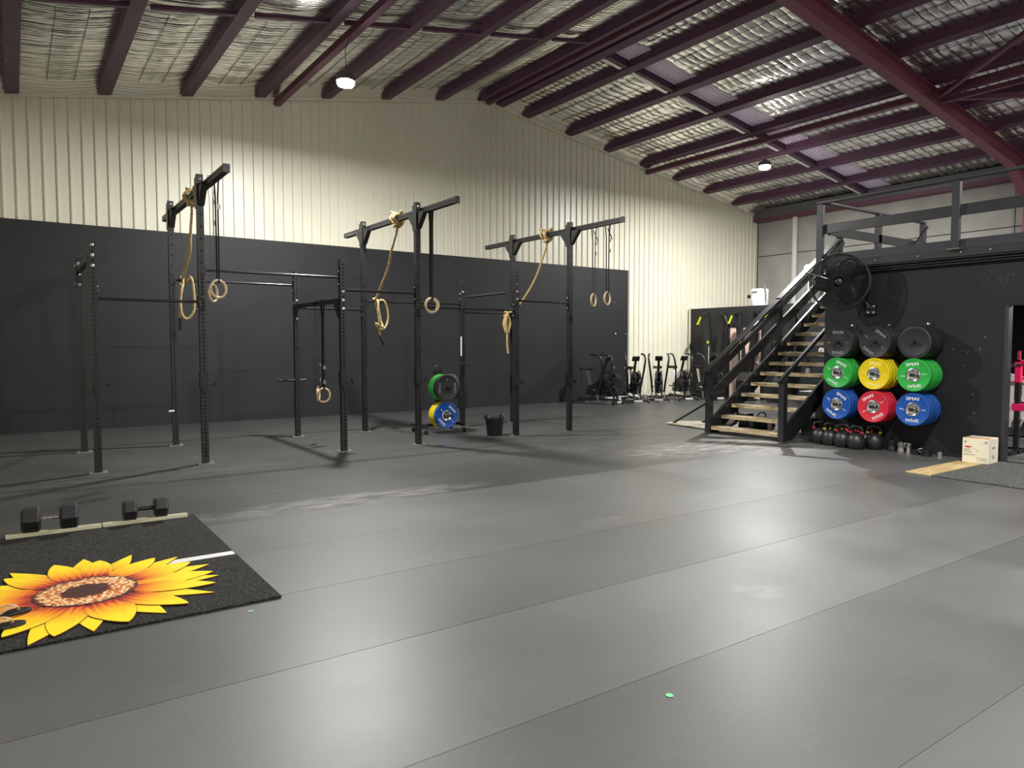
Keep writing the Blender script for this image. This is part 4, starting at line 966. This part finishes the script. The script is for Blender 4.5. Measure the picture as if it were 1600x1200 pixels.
# ------------------------------------------------------------------ air bikes
RB = Euler((PI / 2, 0, 0)).to_matrix()
def make_bike(label):
    t_ = thing('air_bike', label, 'exercise bike', (0, 0, 0), 0, 'black air bikes along the back wall')
    fx, fz = 0.34, 0.52
    MB().bb((-0.60, -0.03, 0.08), (0.60, 0.03, 0.14)).build('base_rail', M_STEEL, t_, bevel=0.006)
    for x_, w_ in ((0.60, 0.26), (-0.60, 0.26)):
        s1 = MB().bb((x_ - 0.035, -w_, 0.035), (x_ + 0.035, w_, 0.09)).build('stabiliser', M_STEEL, t_, bevel=0.006)
        for s_ in (-1, 1): MB().cyl((x_, s_ * w_, 0.04), (x_, s_ * (w_ + 0.03), 0.04), 0.04, 14).build('foot_wheel', M_BLACK, s1, smooth=40)
        if x_ > 0: MB().bb((x_ + 0.036, -0.11, 0.04), (x_ + 0.040, 0.11, 0.085)).build('foot_badge', M_WHITEP, s1)
    for s_ in (-1, 1):
        MB().bar((fx + 0.03, s_ * 0.10, fz), (0.55, s_ * 0.08, 0.10), 0.025, 0.05).build('fork', M_STEEL, t_)
    g = MB()
    for yy in (-0.07, 0.07): g.torus((fx, yy, fz), 0.33, 0.008, 'y', 40, 6)
    for yy in (-0.085, 0.085): g.torus((fx, yy, fz), 0.2, 0.004, 'y', 32, 4); g.torus((fx, yy, fz), 0.27, 0.004, 'y', 32, 4)
    for q in range(40):
        a = 2 * PI * q / 40
        for yy in (-1, 1): g.tube([(fx + 0.09 * math.cos(a), yy * 0.10, fz + 0.09 * math.sin(a)), (fx + 0.33 * math.cos(a), yy * 0.07, fz + 0.33 * math.sin(a))], 0.0035, 4, caps=False)
    g.build('fan_cage', M_BLACK, t_, smooth=60, fix=False)
    fb = MB()
    for q in range(12):
        a = 2 * PI * q / 12; fb.bar((fx + 0.06 * math.cos(a), 0, fz + 0.06 * math.sin(a)), (fx + 0.30 * math.cos(a), 0, fz + 0.30 * math.sin(a)), 0.10, 0.004, up=(-math.sin(a), 0, math.cos(a)))
    fb.cyl((fx, -0.11, fz), (fx, 0.11, fz), 0.075, 20); fb.build('fan_wheel', M_BLACK, t_)
    sh_ = MB().prism([(-0.34, 0.22), (-0.30, 0.46), (-0.10, 0.52), (0.10, 0.66), (0.30, 0.62), (0.36, 0.46), (0.12, 0.22)], 'y', -0.055, 0.055); sh_.build('shroud', M_BLACK, t_, bevel=0.015)
    MB().bar((-0.22, 0, 0.40), (-0.34, 0, 0.86), 0.045, 0.06).build('seat_post', M_CHROME, t_)
    se = MB().prism([(-0.50, -0.11), (-0.44, -0.13), (-0.28, -0.05), (-0.16, -0.028), (-0.14, 0), (-0.16, 0.028), (-0.28, 0.05), (-0.44, 0.13), (-0.50, 0.11)], 'z', 0.87, 0.945); se.build('seat', M_BLACK, t_, bevel=0.02)
    MB().tube([(0.10, 0, 0.60), (0.16, 0, 0.86), (0.28, 0, 1.12)], 0.034, 8).build('mast', M_STEEL, t_, smooth=60)
    MB().box((0.30, 0, 1.17), (0.03, 0.20, 0.15), Euler((0, 0.6, 0)).to_matrix()).build('console', M_BLACK, t_, bevel=0.008)
    for s_ in (-1, 1):
        MB().tube(smooth_path([(0.08, s_ * 0.16, 0.24), (0.20, s_ * 0.20, 0.62), (0.27, s_ * 0.25, 1.00), (0.24, s_ * 0.27, 1.17), (0.12, s_ * 0.26, 1.27), (-0.08, s_ * 0.24, 1.29)], 6), 0.027, 8).build('arm_lever', M_STEEL, t_, smooth=60)
        c_ = MB().bar((-0.02, s_ * 0.085, 0.33), (-0.02 + s_ * 0.15, s_ * 0.085, 0.33 - s_ * 0.05), 0.018, 0.035).build('crank', M_CHROME, t_)
        MB().box((-0.02 + s_ * 0.15, s_ * 0.15, 0.33 - s_ * 0.05), (0.10, 0.10, 0.025)).build('pedal', M_BLACK, c_)
        MB().bar((0.08, s_ * 0.17, 0.25), (0.10, s_ * 0.17, 0.05), 0.03, 0.04).build('lever_link', M_ZINC, t_)
    return t_
BIKES = [(12.58, 14.02, -72, 'leftmost air bike, against the black boards of the back wall'), (13.76, 13.92, -122, 'second air bike from the left, at the edge of the black boards'),
         (14.66, 13.86, -134, 'middle air bike, in front of the bare cream wall'), (15.44, 13.80, -112, 'fourth air bike from the left, in front of the cream wall'), (16.15, 13.45, -100, 'rightmost air bike, dark beside the foot of the staircase')]
b0 = make_bike(BIKES[0][3])
for i, (x, y, a, lab) in enumerate(BIKES):
    if i == 0: b0.location = (x, y, 0); b0.rotation_euler = (0, 0, math.radians(a))
    else: dup(b0, (x, y, 0), (0, 0, math.radians(a)), lab)
# pale mat/timber lying behind the bikes
tag(MB().bb((-0.95, -0.06, 0), (0.95, 0.06, 0.10)).build('white_beam', M_WHITEP, None, (14.3, 14.6, 0.0), (0, 0, 0.06), bevel=0.01), 'long white beam lying on the floor behind the air bikes', 'beam')

# ------------------------------------------------------------------ ski machines by the partition wall
def make_ski(label):
    t_ = thing('ski_machine', label, 'ski machine', (0, 0, 0), 0, 'ski machines along the partition wall')
    # local: wall at +x, arms spread along y
    MB().bb((-0.25, -0.30, 0), (0.10, 0.30, 0.05)).build('base', M_STEEL, t_, bevel=0.006)
    MB().prism([(-0.22, 0.05), (0.12, 0.05), (0.14, 0.75), (-0.05, 0.80), (-0.20, 0.55)], 'y', -0.20, 0.20).build('flywheel_housing', M_BLACK, t_, bevel=0.02)
    MB().box((-0.10, 0, 1.05), (0.04, 0.20, 0.18)).build('console', M_BLACK, t_, bevel=0.01)
    for s_ in (-1, 1):
        a_ = MB().bar((0.0, s_ * 0.09, 0.70), (0.02, s_ * 0.31, 2.42), 0.17, 0.12, up=(1, 0, 0)).build('arm', M_BLACK, t_, bevel=0.008)
        MB().box((-0.02, s_ * 0.31, 2.43), (0.14, 0.15, 0.09)).build('pulley_head', M_BLACK, a_, bevel=0.01)
        h_ = MB().tube([(-0.06, s_ * 0.38, 2.40), (-0.10, s_ * 0.46, 2.34)], 0.012, 8); h_.build('cord', M_BLACK, a_)
        MB().cyl((-0.09, s_ * 0.44, 2.36), (-0.11, s_ * 0.52, 2.17), 0.028, 12).cyl((-0.16, s_ * 0.52, 2.155), (-0.06, s_ * 0.53, 2.155), 0.022, 10).build('hand_grip', M_LIME if s_ > 0 else M_BLACK, t_, smooth=50, label='lime green hand grip' if s_ > 0 else None)
    MB().tube([(0.03, -0.31, 2.44), (0.03, 0.31, 2.44)], 0.005, 6).build('cable', M_BLACK, t_)
    MB().lathe([(0.0, 0.004), (0.045, 0.004), (0.045, 0)], 20, Euler((0, -PI / 2, 0)).to_matrix(), (-0.056, 0.19, 1.62)).build('badge', M_LIME, t_, label='lime round badge')
    MB().bb((-0.058, 0.145, 0.98), (-0.052, 0.165, 1.50)).build('print_strip', M_WHITEP, t_, label='vertical white print')
    return t_
s0 = make_ski('ski machine nearest the air bikes, by the pale pink door')
s0.location = (16.72, 13.62, 0)
dup(s0, (16.72, 12.50, 0), (0, 0, 0), 'ski machine in front of the pale pink door, second from the air bikes')
dup(s0, (16.72, 11.35, 0), (0, 0, 0), 'ski machine behind the staircase rails, farthest from the air bikes')

# water heater and stand on the flat roof behind
wh = thing('water_heater', 'white water heater standing on the black partition room by the corner', 'water heater', (17.42, 12.62, 2.62))
MB().lathe([(0.0, 0), (0.235, 0), (0.24, 0.01), (0.24, 0.47), (0.22, 0.50), (0.0, 0.51)], 32).build('tank', M_WHITEP, wh, smooth=40)
MB().bb((-0.255, -0.09, 0.40), (-0.22, 0.09, 0.44)).build('label_plate', M_GREYB, wh)
MB().tube(smooth_path([(-0.05, -0.14, 0.50), (-0.08, -0.17, 0.58), (-0.12, -0.24, 0.55), (-0.12, -0.28, 0.38), (-0.12, -0.28, 0.2)], 6), 0.022, 8).build('pipe', M_EAVE, wh, smooth=60)
MB().cyl((-0.1, 0.24, 0.30), (-0.1, 0.31, 0.30), 0.05, 14).build('valve', M_BLACK, wh, smooth=40)
ps = thing('pedestal_fan', 'white headed pedestal on dark legs standing on the flat roof behind the handrail', 'pedestal', (17.45, 11.12, 2.62))
MB().lathe([(0.0, 1.06), (0.09, 1.05), (0.13, 0.98), (0.13, 0.84), (0.09, 0.80), (0, 0.79)], 24).build('head', M_WHITEP, ps, smooth=50)
for q in range(3):
    a = q * 2.1 + 0.3; MB().tube([(0, 0, 0.80), (0.05 * math.cos(a), 0.05 * math.sin(a), 0.45), (0.24 * math.cos(a), 0.24 * math.sin(a), 0.0)], 0.018, 8).build('leg', M_EAVE, ps, smooth=60)
MB().cyl((0, 0, 0.4), (0, 0, 0.8), 0.03, 12).build('pole', M_PIPE, ps, smooth=50)
dp = tag(MB().cyl((20.30, 13.45, 2.6), (20.30, 13.45, 5.56), 0.085, 20).build('downpipe', M_PIPE, None, smooth=50), 'white round downpipe on the concrete wall left of the mezzanine', 'pipe')

# board with black bars and wheel beside the stairs
sl = thing('push_sled', 'pale plywood board with black bars and a wheel lying left of the stair foot', 'sled', (10.55, 8.95, 0))
MB().prism([(-0.28, 0.55), (-0.40, -0.55), (0.35, -0.52), (0.45, 0.35), (0.1, 0.62)], 'z', 0.012, 0.035).build('board', M_PLYPALE, sl, bevel=0.003)
MB().bar((-0.22, 0.42, 0.03), (0.55, -0.15, 0.62), 0.035, 0.035).build('bar', M_BLACK, sl); MB().bar((0.30, 0.15, 0.03), (0.60, -0.2, 0.30), 0.035, 0.035).build('bar', M_BLACK, sl)
MB().torus((0.28, -0.48, 0.24), 0.20, 0.03, 'x', 32, 10).build('tyre', M_BLACK, sl, smooth=70); MB().cyl((0.26, -0.48, 0.24), (0.30, -0.48, 0.24), 0.18, 28).build('wheel_disc', M_ZINC, sl, smooth=40)
MB().bb((0.0, 0.3, 0.0), (0.4, 0.36, 0.0125)).bb((-0.3, -0.4, 0), (0.3, -0.34, 0.0125)).build('runner', M_BLACK, sl)

# clutter under the open stairs
def simple(nm, lab, cat, build, loc, rz=0, grp=None):
    t_ = thing(nm, lab, cat, loc, rz, grp); build(t_); return t_
def bottle(bodym):
    def f(t_):
        MB().lathe([(0, 0), (0.038, 0), (0.04, 0.01), (0.04, 0.15), (0.025, 0.18), (0.016, 0.19), (0, 0.19)], 18).build('body', bodym, t_, smooth=50)
        MB().cyl((0, 0, 0.185), (0, 0, 0.22), 0.02, 14).build('cap', M_BLACK, t_, smooth=40)
    return f
simple('bottle', 'white bottle with dark cap on the floor behind the lowest tread', 'bottle', bottle(M_WHITEP), (11.05, 7.74, 0))
simple('bottle', 'tall black bottle on the floor behind the near newel post', 'bottle', bottle(M_BLACK), (11.1, 7.42, 0))
simple('gym_bag', 'slumped black gym bag on the floor under the stairs', 'bag', lambda t_: (MB().lathe([(0, 0), (0.20, 0.0), (0.24, 0.05), (0.21, 0.15), (0.12, 0.21), (0, 0.22)], 20).build('body', M_STRAP, t_, smooth=60), MB().tube(smooth_path([(-0.13, 0, 0.18), (-0.08, 0, 0.28), (0.08, 0, 0.28), (0.13, 0, 0.18)], 5), 0.012, 8).build('strap', M_STRAP, t_, smooth=60)), (11.2, 8.02, 0))
simple('tool_case', 'black plastic case with a bright latch under the second tread', 'case', lambda t_: (MB().bb((-0.12, -0.20, 0), (0.12, 0.20, 0.24)).build('body', M_BLACK, t_, bevel=0.015), MB().bb((-0.13, -0.02, 0.12), (-0.12, 0.02, 0.15)).build('latch', M_CHROME, t_)), (11.3, 8.55, 0.0))
tag(MB().box((0, 0, 0.12), (0.012, 0.20, 0.24), Euler((0, 0.25, 0)).to_matrix()).build('card_sheet', M_WHITEP, None, (10.85, 8.35, 0.0)), 'white card leaning behind the lowest tread', 'card')
simple('storage_crate', 'grey crate standing under the middle of the stairs', 'crate', lambda t_: (MB().bb((-0.2, -0.18, 0), (0.2, 0.18, 0.42)).build('body', M_GREYB, t_, bevel=0.02), MB().bb((-0.21, -0.19, 0.42), (0.21, 0.19, 0.46)).build('lid', M_ZINC, t_, bevel=0.01)), (12.9, 8.35, 0))
simple('storage_crate', 'tall pale grey box under the stairs near the plate wall', 'crate', lambda t_: (MB().bb((-0.2, -0.2, 0), (0.2, 0.2, 0.60)).build('body', M_CONC, t_, bevel=0.015), MB().bb((-0.21, -0.21, 0.60), (0.21, 0.21, 0.64)).build('lid', M_PIPE, t_, bevel=0.01)), (12.6, 7.85, 0))
wp = thing('shelf_rack', 'black shelf rack with white oddments standing behind the stairs', 'shelf', (14.6, 9.0, 0))
for z in (0.35, 0.80, 1.25): MB().bb((-0.2, -1.0, z), (0.2, 0.9, z + 0.03)).build('shelf_board', M_BLACK, wp)
for x_ in (-0.19, 0.17):
    for y_ in (-1.0, 0.87): MB().bb((x_, y_, 0), (x_ + 0.03, y_ + 0.03, 1.3)).build('leg', M_STEEL, wp)
odd = [(14.5, 8.3, 0.38, 'white jug on the low shelf behind the stairs'), (14.5, 9.2, 0.83, 'white jug at the left of the middle shelf behind the stairs'), (14.5, 8.6, 0.83, 'white jug at the right of the middle shelf behind the stairs'), (14.5, 8.9, 1.28, 'white jug on the top shelf behind the stairs')]
for (x, y, z, lab) in odd:
    simple('jug', lab, 'jug', lambda t_: (MB().lathe([(0, 0), (0.06, 0), (0.065, 0.02), (0.06, 0.15), (0.03, 0.19), (0, 0.19)], 16).build('body', M_WHITEP, t_, smooth=50), MB().cyl((0, 0, 0.19), (0, 0, 0.215), 0.025, 12).build('cap', M_BLACK, t_)), (x, y, z), 0, 'white jugs on the shelf rack')

# ------------------------------------------------------------------ entrance mat, sunflower mat, dumbbells
tag(MB().bb((-1.15, 4.21, 0.001), (1.27, 6.74, 0.016)).build('speckled_mat', M_MAT, bevel=0.003), 'large black speckled rubber mat lying under the sunflower mat', 'mat')
tag(MB().bb((-1.15, 5.255, 0.0162), (1.262, 5.345, 0.0172)).build('floor_tape', M_TAPE), 'strip of white tape across the speckled mat beside the sunflower', 'tape')
def petal_mat():
    m = mat('petal', srgb(250, 200, 10), 0.75); h = N(m)
    al = h.new('ShaderNodeAttribute'); al.attribute_name = 'along'; ae = h.new('ShaderNodeAttribute'); ae.attribute_name = 'inner'
    tc = h.new('ShaderNodeTexCoord'); mp = h.new('ShaderNodeMapping'); mp.inputs['Scale'].default_value = (4, 42, 4); h.l(tc.outputs['Object'], mp.inputs['Vector'])
    n = h.new('ShaderNodeTexNoise'); n.inputs['Scale'].default_value = 1.0; n.inputs['Detail'].default_value = 4; h.l(mp.outputs[0], n.inputs['Vector'])
    f = h.math('ADD', al.outputs['Fac'], h.math('MULTIPLY', h.math('SUBTRACT', n.outputs['Fac'], 0.5), 0.55))
    oi = h.new('ShaderNodeObjectInfo'); f = h.math('ADD', f, h.math('MULTIPLY', h.math('SUBTRACT', oi.outputs['Random'], 0.5), 0.22))
    c = h.ramp(f, [(0.0, srgb(96, 20, 26)), (0.10, srgb(190, 44, 26)), (0.20, srgb(238, 126, 10)), (0.40, srgb(252, 192, 6)), (0.70, srgb(255, 226, 12))])
    ed = h.math('LESS_THAN', ae.outputs['Fac'], 0.22)
    c = h.mix(ed, c, srgb(104, 52, 12)); h.l(c, h.b.inputs['Base Color']); return m
M_PETAL = petal_mat()
def disc_mat():
    m = mat('sunflower_disc', srgb(90, 40, 20), 0.8); h = N(m); tc = h.new('ShaderNodeTexCoord')
    ln = h.new('ShaderNodeVectorMath', operation='LENGTH'); h.l(tc.outputs['Object'], ln.inputs[0])
    v = h.new('ShaderNodeTexVoronoi'); v.inputs['Scale'].default_value = 40; h.l(tc.outputs['Object'], v.inputs['Vector'])
    n = h.new('ShaderNodeTexNoise'); n.inputs['Scale'].default_value = 26; n.inputs['Detail'].default_value = 4; h.l(tc.outputs['Object'], n.inputs['Vector'])
    rr = h.math('ADD', ln.outputs['Value'], h.math('MULTIPLY', h.math('SUBTRACT', n.outputs['Fac'], 0.5), 0.09))
    base = h.ramp(h.math('DIVIDE', rr, 0.30), [(0.0, srgb(60, 26, 16)), (0.40, srgb(74, 30, 18)), (0.50, srgb(186, 84, 30)), (0.72, srgb(212, 120, 60)), (0.90, srgb(70, 28, 20))])
    fl_ = h.math('MULTIPLY', h.math('LESS_THAN', v.outputs['Distance'], 0.50), h.math('MULTIPLY', h.math('GREATER_THAN', rr, 0.135), h.math('LESS_THAN', rr, 0.255)))
    c = h.mix(fl_, base, srgb(250, 214, 160)); h.l(c, h.b.inputs['Base Color']); return m
SF = (0.32, 4.93)
sun = thing('sunflower_mat', 'sunflower shaped doormat with yellow petals lying on the speckled mat', 'doormat', (SF[0], SF[1], 0.0165))
def petal(L, W, tip, z):
    """flat petal along +x, outline with an inner loop for the printed outline"""
    n = 14; up = []
    for i in range(n + 1):
        u = i / n
        w_ = W * (math.sin(PI * min(1, u ** 0.72 * 0.5 / 0.5)) ** 0.75 if tip < 0.5 else (min(1, u / 0.22) ** 0.5) * (1 - max(0, (u - 0.45) / 0.55) ** 1.5))
        if i == 0: w_ = W * 0.45
        up.append((u * L, max(w_, 0.0) / 2))
    out = [(x, y) for x, y in up] + [(x, -y) for x, y in up[-2::-1]]
    if up[-1][1] > 1e-4: out = [(x, y) for x, y in up] + [(x, -y) for x, y in up[::-1]]
    c = (L * 0.5, 0); k = len(out); inset = 0.0075
    vs = []; along = []; inner = []
    inn = []
    for i, (x, y) in enumerate(out):
        a = Vector(out[i - 1]); b = Vector(out[(i + 1) % k]); d = (b - a)
        d = d.normalized() if d.length > 1e-9 else Vector((1, 0)); nn = Vector((d.y, -d.x))
        if nn.dot(Vector((c[0] - x, -y))) < 0: nn = -nn
        inn.append((x + nn.x * inset, y + nn.y * inset if abs(y) > inset else 0.0))
    for lvl, loop, iv in ((0.0, out, 0), (0.006, out, 0), (0.0062, inn, 1)):
        for (x, y) in loop: vs.append((x, y, lvl)); along.append(x / L); inner.append(iv)
    fs = []
    for i in range(k):
        j = (i + 1) % k; fs.append((i, j, k + j, k + i)); fs.append((k + i, k + j, 2 * k + j, 2 * k + i))
    m_ = n  # strips across the petal so the colour runs along it
    half = len(up)
    for i in range(half - 1):
        a, b = i, i + 1; c2, d2 = k - 1 - i + (0 if up[-1][1] > 1e-4 else 0), k - 2 - i
        if up[-1][1] <= 1e-4: c2, d2 = (k - i) % k, (k - i - 1) % k
        if i == 0 and up[-1][1] <= 1e-4: c2 = k - 1; d2 = k - 1
        q = [2 * k + a, 2 * k + b, 2 * k + d2, 2 * k + c2]; q = list(dict.fromkeys(q))
        if len(q) >= 3: fs.append(tuple(q))
    me = bpy.data.meshes.new('petal'); me.from_pydata(vs, [], fs); me.validate()
    for nm, arr in (('along', along), ('inner', inner)):
        at = me.attributes.new(nm, 'FLOAT', 'POINT'); at.data.foreach_set('value', arr)
    me.materials.append(M_PETAL); me.update(); return me
random.seed(11)
NP = 14
for layer, (cnt, L, W, tip, z, ph) in enumerate(((NP, 0.51, 0.16, 1, 0.0, 0.22), (NP, 0.47, 0.215, 0, 0.0045, 0.0))):
    for i in range(cnt):
        a = 2 * PI * i / cnt + ph + random.uniform(-0.06, 0.06)
        l_ = L * random.uniform(0.90, 1.10); w_ = W * random.uniform(0.85, 1.15)
        link('petal', petal(l_, w_, tip if random.random() < 0.8 else 1 - tip, z), sun, (0.235 * math.cos(a), 0.235 * math.sin(a), z + 0.0004 * (i % 5)), (0, 0, a))
MB().lathe([(0.275, 0.0), (0.275, 0.0135), (0.272, 0.0142), (0.0, 0.0142)], 56).build('flower_disc', disc_mat(), sun, smooth=40)

def batten(x0, x1, lab):
    tag(MB().bb((-(x1 - x0) / 2, -0.03, 0), ((x1 - x0) / 2, 0.03, 0.03)).build('wooden_batten', M_BATTEN, None, ((x0 + x1) / 2, 6.67, 0.0165), bevel=0.003), lab, 'batten', 'pale wooden battens')
batten(-0.09, 0.553, 'left pale wooden batten on the mat edge, under the larger dumbbell'); batten(0.56, 1.205, 'right pale wooden batten on the mat edge, under the smaller dumbbell')
def dumbbell(lab, xc, half, s_, num):
    t_ = thing('hex_dumbbell', lab, 'dumbbell', (xc, 6.70, 0.0465), math.radians(-2), 'hexagonal dumbbells')
    for sg in (-1, 1):
        m_ = MB(); rr = [(0.45, 0.60), (0.5, 1.0), (0.5, 1.0), (0.45, 0.60)]
        rings = []; lens = [-0.36, -0.26, 0.26, 0.36]; sc = [0.78, 1, 1, 0.78]
        vs = []; fs = []
        for q, lx in enumerate(lens):
            for k_ in range(6):
                a = PI / 6 + k_ * PI / 3
                vs.append((sg * half + lx * s_, sc[q] * s_ * 0.577 * math.cos(a), s_ * 0.5 + sc[q] * s_ * 0.577 * math.sin(a)))
        # flat on its hex side
        vs = [(x, (y * math.cos(PI / 6) - (z - s_ * .5) * math.sin(PI / 6)), s_ * .5 + (y * math.sin(PI / 6) + (z - s_ * .5) * math.cos(PI / 6))) for x, y, z in vs]
        for q in range(3):
            for k_ in range(6): l = (k_ + 1) % 6; fs.append((q * 6 + k_, q * 6 + l, (q + 1) * 6 + l, (q + 1) * 6 + k_))
        fs.append(tuple(range(6))); fs.append(tuple(18 + k_ for k_ in range(6)))
        m_.add(vs, fs); m_.build('hex_head', M_RUBB, t_, bevel=0.005)
    hd = MB().tube([(-half, 0, s_ * .5), (-half * .5, 0, s_ * .5), (0, 0, s_ * .5), (half * .5, 0, s_ * .5), (half, 0, s_ * .5)], [0.015, 0.018, 0.020, 0.018, 0.015], 14).build('handle', M_CHROME if num else M_STEEL, t_, smooth=60)
    if num:
        for q in range(4): MB().torus(((q - 1.5) * half * 0.3, 0, s_ * .5), 0.0195, 0.0016, 'x', 14, 4).build('knurl_band', M_STEEL, hd)
    return t_
dumbbell('large black hex dumbbell with bright knurled handle, left on the batten', 0.205, 0.128, 0.185, True)
dumbbell('smaller black hex dumbbell with dark handle, right on the batten', 0.885, 0.118, 0.155, False)

def flipflop(lab, x, y, rz):
    t_ = thing('flip_flop', lab, 'flip flop', (x, y, 0.024), rz, 'pair of flip flops on the sunflower')
    pts = []
    for i in range(28):
        a = 2 * PI * i / 28; u = math.cos(a); w_ = 0.046 if u > 0 else 0.036
        pts.append((0.135 * u, w_ * math.sin(a) * (1 + 0.12 * u) * (1.0 if abs(u) > 0.5 else 0.93)))
    MB().prism(pts, 'z', 0.0, 0.022).build('sole', M_BLACK, t_, bevel=0.005)
    st_ = MB()
    for s_ in (-1, 1):
        P = smooth_path([(0.075, 0.0, 0.022), (0.065, s_ * 0.006, 0.042), (0.03, s_ * 0.03, 0.05), (-0.02, s_ * 0.043, 0.035), (-0.035, s_ * 0.042, 0.018)], 5)
        for a, b in zip(P[:-1], P[1:]): st_.bar(a, b, 0.022, 0.005)
    st_.build('strap', M_TAN, t_, label='tan thong strap')
    tm = MB()
    for i in range(7):
        for j in range(3): tm.box((0.09 - 0.03 * i, (j - 1) * 0.022, 0.0225), (0.013, 0.012, 0.003))
    o = tm.build('footbed_studs', M_STEELG, t_); o['kind'] = 'stuff'
flipflop('black flip flop with tan strap, farther of the pair on the sunflower', -0.09, 4.72, math.radians(10)); flipflop('black flip flop with tan strap, nearer of the pair at the mat edge', -0.12, 4.52, math.radians(4))
for (x, y, m_, lab) in ((2.27, 2.06, M_DOT, 'bright green round sticker on the floor in the foreground'), (1.06, 4.1, M_DOT2, 'teal round sticker on the floor beside the speckled mat')):
    tag(MB().lathe([(0.017, 0), (0.017, 0.0008), (0, 0.0008)], 20).build('floor_sticker', m_, None, (x, y, 0.0006)), lab, 'sticker', 'round floor stickers')
